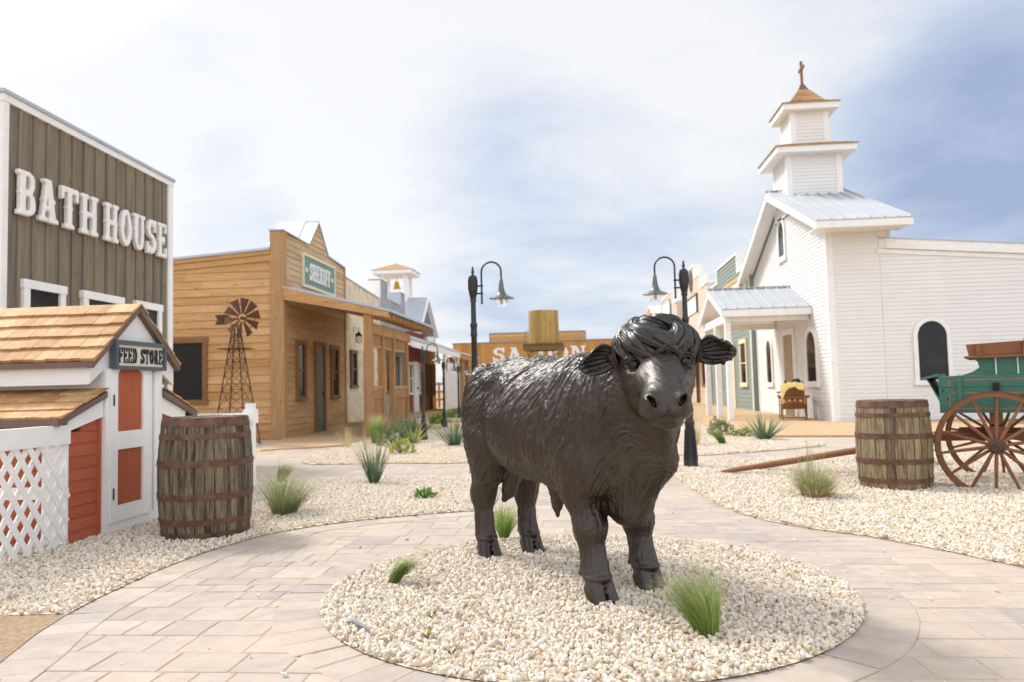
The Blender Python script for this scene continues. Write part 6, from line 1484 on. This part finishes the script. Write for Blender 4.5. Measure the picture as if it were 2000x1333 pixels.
    def lock(ph0, ph1, e0, e1, rad, lift, sw, n=16, tip=.12):
        pts = []; rads = []
        for i in range(n+1):
            t = i/n; ph = R(ph0+(ph1-ph0)*t+sw*math.sin(t*math.pi*1.7)); el = R(e0+(e1-e0)*t**.9); k = 1.0+lift*math.sin(min(1, t*1.15)*math.pi)*.18+.03*math.sin(t*8+ph0)
            f, l, z_ = .205*k*math.cos(el)*math.cos(ph)-.065, .188*k*math.cos(el)*math.sin(ph), .165*k*math.sin(el)+.035
            if z_ < .03: f -= (.03-z_)*.35
            pts.append(tuple(hp(f, l, z_))); rads.append(rad*(.45+.75*math.sin(min(1, t*1.3+.12)*math.pi*.5))*(1 if t < .55 else max(tip, 1-(t-.55)/.47)))
        ridged(b, pts, rads)
        for q in range(1):   # finer strand riding on the lock
            off = np.array((rr.uniform(-.6,.6)*rad, rr.uniform(-.6,.6)*rad, rad*.55)); b.tube([tuple(np.array(p)+off) for p in pts], [x*.5 for x in rads], 5)
    for i in range(34):      # forehead fringe
        ph = -80+160*(i+rr.uniform(-.4,.4))/33; c = ph/80
        lock(ph*.55-14*(1-abs(c)), ph+rr.uniform(-4,10)+8*(1-abs(c)), rr.uniform(66,86), rr.uniform(-24,4)-4*abs(c), rr.uniform(.013,.021), rr.uniform(.4,1.0), rr.uniform(-38,-14) if c < .2 else rr.uniform(10,32))
    for i in range(20):      # sides, down in front of the ears
        s = -1 if i % 2 else 1; ph = s*rr.uniform(74,118); lock(ph*.8, ph, rr.uniform(60,80), rr.uniform(-34,-8), rr.uniform(.011,.017), rr.uniform(.2,.6), s*rr.uniform(-9,4))
    for i in range(26):      # back of the poll
        s = -1 if i % 2 else 1; ph = s*rr.uniform(105,180); lock(ph*.8, ph, rr.uniform(70,85), rr.uniform(-15,20), rr.uniform(.012,.018), rr.uniform(.2,.5), rr.uniform(-6,6))
    for i in range(14):      # short overlay on the crown
        ph = rr.uniform(-70,70); lock(ph-40, ph+30, rr.uniform(80,88), rr.uniform(30,48), rr.uniform(.010,.015), rr.uniform(.9,1.25), rr.uniform(-14,14))
    b.build('forelock', M['bronze2'], r, smooth=True, fix=True)
make_bull()
# ---------------------------------------------------------------- plants
def blade_mat(name, cols, rough=.55, tip=None):
    t = NT(name); c = t.ramp(t.island(), [(i/(len(cols)-1), q) for i, q in enumerate(cols)])
    if tip:
        a = t.n('ShaderNodeAttribute', attribute_name='along'); c = t.mix(t.ramp(a.outputs['Fac'], [(.55,(0,0,0)),(1,(1,1,1))]), c, tip)
    tr = t.n('ShaderNodeBsdfTranslucent'); t.l(c, tr.inputs[0]); mx = t.n('ShaderNodeMixShader'); mx.inputs[0].default_value = .35
    m = t.set(c, rough, 0, .3); out = next(n for n in t.t.nodes if n.type == 'OUTPUT_MATERIAL')
    t.l(t.p.outputs[0], mx.inputs[1]); t.l(tr.outputs[0], mx.inputs[2]); t.l(mx.outputs[0], out.inputs[0]); return m
M['feather'] = blade_mat('feather_grass', [(.17,.29,.05),(.25,.38,.08),(.31,.43,.11),(.20,.32,.06),(.22,.34,.07),(.55,.46,.24)], tip=(.55,.52,.26))
M['greygrass'] = blade_mat('grey_green_grass', [(.17,.25,.10),(.25,.32,.14),(.31,.35,.17),(.22,.28,.12),(.55,.47,.27)], tip=(.55,.50,.28))
M['straw'] = blade_mat('straw', [(.50,.38,.19),(.58,.47,.26),(.45,.36,.17)])
M['yucca'] = blade_mat('yucca_leaf', [(.085,.15,.085),(.12,.19,.10),(.15,.22,.12),(.10,.16,.10)], tip=(.30,.28,.14))
M['yuccay'] = blade_mat('variegated_leaf', [(.30,.34,.08),(.42,.42,.10),(.20,.28,.06)])
M['shrubl'] = blade_mat('shrub_leaf', [(.14,.19,.09),(.19,.24,.12),(.11,.16,.075)])
M['shrubg'] = blade_mat('bright_leaf', [(.13,.26,.035),(.19,.33,.06),(.10,.20,.03)])
M['twig'] = plain('dark_twig', (.03,.026,.024), .7)
def blades(n, h, spread, lean=(0,0), w=.004, base=.03, curl=.6, seed=1, hv=.3, seg=6, stiff=False, elmin=0):
    rr = random.Random(seed); V = []; Fs = []; A = []
    for i in range(n):
        a = rr.uniform(0, 2*math.pi); rad = base*math.sqrt(rr.random()); p = Vector((rad*math.cos(a), rad*math.sin(a), 0))
        L = h*(1-hv*rr.random()); out = rr.random()**(.6 if stiff else .9)*spread
        d = Vector((math.cos(a)*out+lean[0]*rr.uniform(.5,1.2), math.sin(a)*out+lean[1]*rr.uniform(.5,1.2), 1)).normalized()
        side = d.cross(Vector((0,0,1)))
        if side.length < .05: side = Vector((1,0,0))
        side.normalize(); side = (side*rr.uniform(.6,1)+Vector((rr.uniform(-.5,.5), rr.uniform(-.5,.5), 0))).normalized()
        b = len(V); ww = w*rr.uniform(.7,1.2); lx = Vector((lean[0], lean[1], 0))
        for j in range(seg+1):
            t = j/seg; wd = ww*(1-t**1.6)*(1 if not stiff else (.7+.6*t if t < .4 else .94)) + ww*.04
            V += [p-side*wd, p+side*wd]; A += [t, t]
            d2 = (d+(Vector((d.x, d.y, 0))*1.0+lx*.9)*curl*t*(.3 if stiff else 1)-Vector((0,0,1))*curl*t*t*(.25 if stiff else .9)).normalized(); p = p+d2*(L/seg)
        Fs += [(b+2*j, b+2*j+1, b+2*j+3, b+2*j+2) for j in range(seg)]
    return V, Fs, A
def plant(name, label, cat, loc, m, group=None, **k):
    V, Fs, A = blades(**k); me = bpy.data.meshes.new(name); me.from_pydata([tuple(v) for v in V], [], Fs); me.materials.append(m)
    at = me.attributes.new('along', 'FLOAT', 'POINT'); at.data.foreach_set('value', A); me.polygons.foreach_set('use_smooth', [True]*len(Fs))
    o = bpy.data.objects.new(name, me); col.objects.link(o); o.location = loc; return tag(o, label, cat, group)
G1 = 'feather grass clumps in the gravel'
plant('grass_clump', 'bright feather grass clump in front of the bull, nearest the camera', 'grass clump', (.50,3.44,.02), M['feather'], G1, n=1000, h=.34, spread=.42, lean=(-.24,.02), w=.0011, base=.05, curl=1.0, seed=3, seg=8)
plant('grass_clump', 'windswept feather grass clump at the left rim of the round gravel island', 'grass clump', (-1.09,4.27,.02), M['feather'], G1, n=600, h=.26, spread=.24, lean=(.55,.05), w=.0011, base=.028, curl=1.0, seed=5, seg=8)
plant('grass_clump', 'wispy feather grass clump behind the hind legs of the bull', 'grass clump', (-.60,5.58,.02), M['feather'], G1, n=500, h=.33, spread=.6, lean=(.1,0), w=.0014, base=.035, curl=1.0, seed=6, seg=7)
plant('grass_clump', 'big grey green grass clump beside the left barrel', 'grass clump', (-2.70,6.75,.02), M['greygrass'], G1, n=800, h=.50, spread=.8, lean=(.2,-.1), w=.0017, base=.10, curl=.95, seed=7, seg=7)
plant('grass_clump', 'small bent feather grass clump beside the walkway behind the left barrel', 'grass clump', (-3.70,9.15,.02), M['feather'], G1, n=330, h=.30, spread=.25, lean=(.35,0), w=.0025, base=.05, curl=.85, seed=8, seg=7)
plant('grass_clump', 'tall seeding grass clump left of the right barrel', 'grass clump', (2.10,7.42,.02), M['greygrass'], G1, n=620, h=.36, spread=.75, lean=(.08,0), w=.0022, base=.10, curl=.7, seed=9, seg=7)
plant('dry_grass', 'dry straw coloured skirt around the tall seeding grass', 'dry grass', (2.12,7.38,.015), M['straw'], None, n=420, h=.34, spread=1.6, lean=(.1,0), w=.002, base=.10, curl=.9, seed=10, seg=5)
plant('grass_stalks', 'thin upright seed stalks rising from the tall grass left of the right barrel', 'grass stalks', (2.08,7.46,.02), M['greygrass'], None, n=34, h=.66, spread=.28, lean=(-.02,0), w=.0028, base=.06, curl=.25, seed=12, hv=.4)
plant('grass_clump', 'low bent feather grass tuft in the far right bed', 'grass clump', (2.40,13.75,.02), M['feather'], G1, n=330, h=.38, spread=.2, lean=(-.45,.1), w=.003, base=.06, curl=.7, seed=13)
plant('grass_clump', 'tall feather grass clump beside the front post of the sheriff porch', 'grass clump', (-4.25,15.5,.02), M['feather'], G1, n=380, h=.66, spread=.22, lean=(.04,0), w=.005, base=.09, curl=.5, seed=14)
plant('grass_clump', 'pale wispy grass left of the yucca along the sheriff walk', 'grass clump', (-4.6,14.6,.02), M['straw'], G1, n=60, h=.55, spread=.5, lean=(-.1,0), w=.003, base=.1, curl=.5, seed=15)
plant('grass_clump', 'dry wispy grass beside the right street lamp', 'grass clump', (1.9,13.6,.02), M['straw'], G1, n=110, h=.75, spread=.35, lean=(.05,0), w=.0028, base=.1, curl=.4, seed=16)
for x, y, n_, s, lb in ((-4.4,23.0,240,.42,'small green clump before the boardwalk nearest the white screen'), (-4.5,25.3,240,.42,'small green clump before the boardwalk between two short lamps'), (-4.85,29.6,200,.4,'small green clump at the far end of the boardwalk')):
    plant('green_clump', lb, 'plant', (x,y,.03), M['shrubg'], 'green clumps along the boardwalk', n=n_, h=s, spread=.6, w=.012, base=.22, curl=.6, seed=int(x*-10+y))
G2 = 'spiky yuccas in the gravel'
plant('yucca', 'slender grey green red yucca standing alone in the left gravel bed', 'yucca', (-2.46,8.85,.02), M['yucca'], G2, n=80, h=.64, spread=.50, w=.0085, base=.055, curl=.28, seed=21, stiff=True, hv=.5)
plant('yucca', 'big dense green yucca in front of the sheriff porch', 'yucca', (-3.70,16.3,.02), M['yucca'], G2, n=95, h=.80, spread=1.3, w=.022, base=.10, curl=.3, seed=22, stiff=True)
plant('yucca', 'blue green yucca in the left bed just behind the bull', 'yucca', (-2.46,14.5,.02), M['yucca'], G2, n=75, h=.72, spread=1.3, w=.018, base=.08, curl=.25, seed=23, stiff=True)
plant('yucca', 'wide yucca in the far right bed before the church', 'yucca', (3.32,14.7,.02), M['yucca'], G2, n=75, h=.66, spread=1.5, w=.017, base=.09, curl=.22, seed=24, stiff=True)
plant('yucca', 'pale yellow edged yucca at the foot of the big yucca', 'yucca', (-3.45,15.4,.02), M['yuccay'], G2, n=44, h=.5, spread=1.5, w=.026, base=.07, curl=.5, seed=25, stiff=True)
plant('yucca', 'tall thin red yucca stalks beside the wispy grass', 'yucca', (-2.52,8.9,.02), M['straw'], G2, n=9, h=.95, spread=.5, w=.004, base=.03, curl=.25, seed=26, stiff=True)
def leafy(name, label, loc, m, n, rx, rz_, leaf, seed, group='low leafy shrubs in the gravel'):
    rr = random.Random(seed); b = MB(); root = MB()
    V, Fs = [], []
    for i in range(n):
        a = rr.uniform(0, 6.283); e = math.asin(rr.uniform(.02, 1)); rad = rr.uniform(.45, 1)**.5*(1+.25*math.sin(a*3+e*5))
        p = Vector((rx*rad*math.cos(a)*math.cos(e), rx*rad*math.sin(a)*math.cos(e), rz_*rad*math.sin(e)+.01)); d = (p.normalized()+Vector((rr.uniform(-.8,.8),rr.uniform(-.8,.8),rr.uniform(-.3,.9)))).normalized()
        s = d.orthogonal().normalized(); s = (s*math.cos(rr.random()*6.28)+d.cross(s)*math.sin(rr.random()*6.28)); L = leaf*rr.uniform(.6,1.3); k = len(V)
        V += [p, p+d*L*.5+s*L*.16, p+d*L, p+d*L*.5-s*L*.16]; Fs.append((k,k+1,k+2,k+3))
    for i in range(14):
        a = rr.uniform(0,6.28); root.tube([(0,0,0),(rx*.5*math.cos(a),rx*.5*math.sin(a),rz_*.5),(rx*.85*math.cos(a),rx*.85*math.sin(a),rz_*.8)], [.006,.004,.002], 4)
    r = thing(name, label, 'shrub', loc, 0, group); b.add(V, Fs); b.build('foliage', m, r, fix=False); root.build('stems', M['twig'], r)
leafy('shrub', 'grey green bushy shrub left of the big yucca', (-3.75,14.95,.02), M['shrubl'], 900, .36, .36, .08, 31)
leafy('shrub', 'yellow green low shrub in front of the grey green shrub', (-3.12,12.9,.02), M['yuccay'], 260, .20, .22, .09, 32)
leafy('shrub', 'tiny bright green shrub alone on the left gravel bed', (-1.60,7.6,.02), M['shrubg'], 420, .10, .075, .035, 33)
leafy('shrub', 'rounded green shrub in the far right bed before the boardwalk', (2.75,16.0,.02), M['shrubl'], 620, .25, .28, .07, 34)
leafy('shrub', 'small bright shrub right of the rounded green shrub', (3.1,15.5,.02), M['shrubg'], 300, .2, .14, .06, 35)
leafy('shrub', 'green sprig behind the wagon wheel', (4.0,10.2,.02), M['shrubg'], 260, .28, .3, .16, 36)
def seedling(loc, lab, seed, leafs=True):
    rr = random.Random(seed); r = thing('seedling', lab, 'seedling', loc, 0, 'small withered seedlings in the island gravel'); b = MB(); V, Fs = [], []
    for i in range(6):
        a = rr.uniform(0,6.28); q = Vector((math.cos(a)*.05,math.sin(a)*.05,rr.uniform(.02,.05))); b.tube([(0,0,0), tuple(q*.5+Vector((0,0,.012))), tuple(q)], [.003,.002,.001], 5)
        if leafs:
            for j in range(4):
                p = q*rr.uniform(.4,1); d = Vector((rr.uniform(-1,1),rr.uniform(-1,1),.6)).normalized(); s = d.orthogonal().normalized(); k = len(V); V += [p,p+d*.012+s*.005,p+d*.024,p+d*.012-s*.005]; Fs.append((k,k+1,k+2,k+3))
    r.scale = (.72, .72, .72); b.build('stems', M['twig'], r)
    if leafs: c = MB(); c.add(V, Fs); c.build('leaves', M['yuccay'], r, fix=False)
seedling((-.74,3.62,.03), 'tiny seedling with yellow green leaves in the island gravel', 41)
seedling((-.70,3.33,.03), 'withered dark seedling with a few leaves in the island gravel', 42)
seedling((-.56,3.12,.03), 'bare dark twig sprout in the island gravel nearest the camera', 43, False)
b = MB(); b.tube([(0,0,.02),(.05,-.03,.035),(.09,-.07,.03),(.13,-.09,.02),(.15,-.14,.02)], [.006,.011,.012,.008,.004], 7); o = b.build('driftwood', plain('grey_driftwood', (.22,.22,.22), .8), None, smooth=True, loc=(-1.13,3.55,.01)); tag(o, 'grey piece of dead wood on the left of the gravel island', 'dead wood')
def curb_stone(x, y, sx, sy, h, lab):
    b = MB(); b.box(-sx/2,sx/2,-sy/2,sy/2,-.05,h); o = b.build('stone_block', M['tanstone'], None, bevel=.03, loc=(x,y,0)); o.rotation_euler = (0,0,.1*x); tag(o, lab, 'stone block', 'tan stone blocks before the boardwalk')
M['tanstone'] = plain('tan_limestone', (.46,.36,.22), .85, vary=.18, scale=5, bump=.02)
curb_stone(-4.3,20.4,.9,.5,.17,'tan stone block right behind the big yucca'); curb_stone(-4.35,24.3,.8,.5,.17,'tan stone block between the first two green clumps'); curb_stone(-4.75,27.5,.8,.5,.17,'tan stone block farthest along the boardwalk')
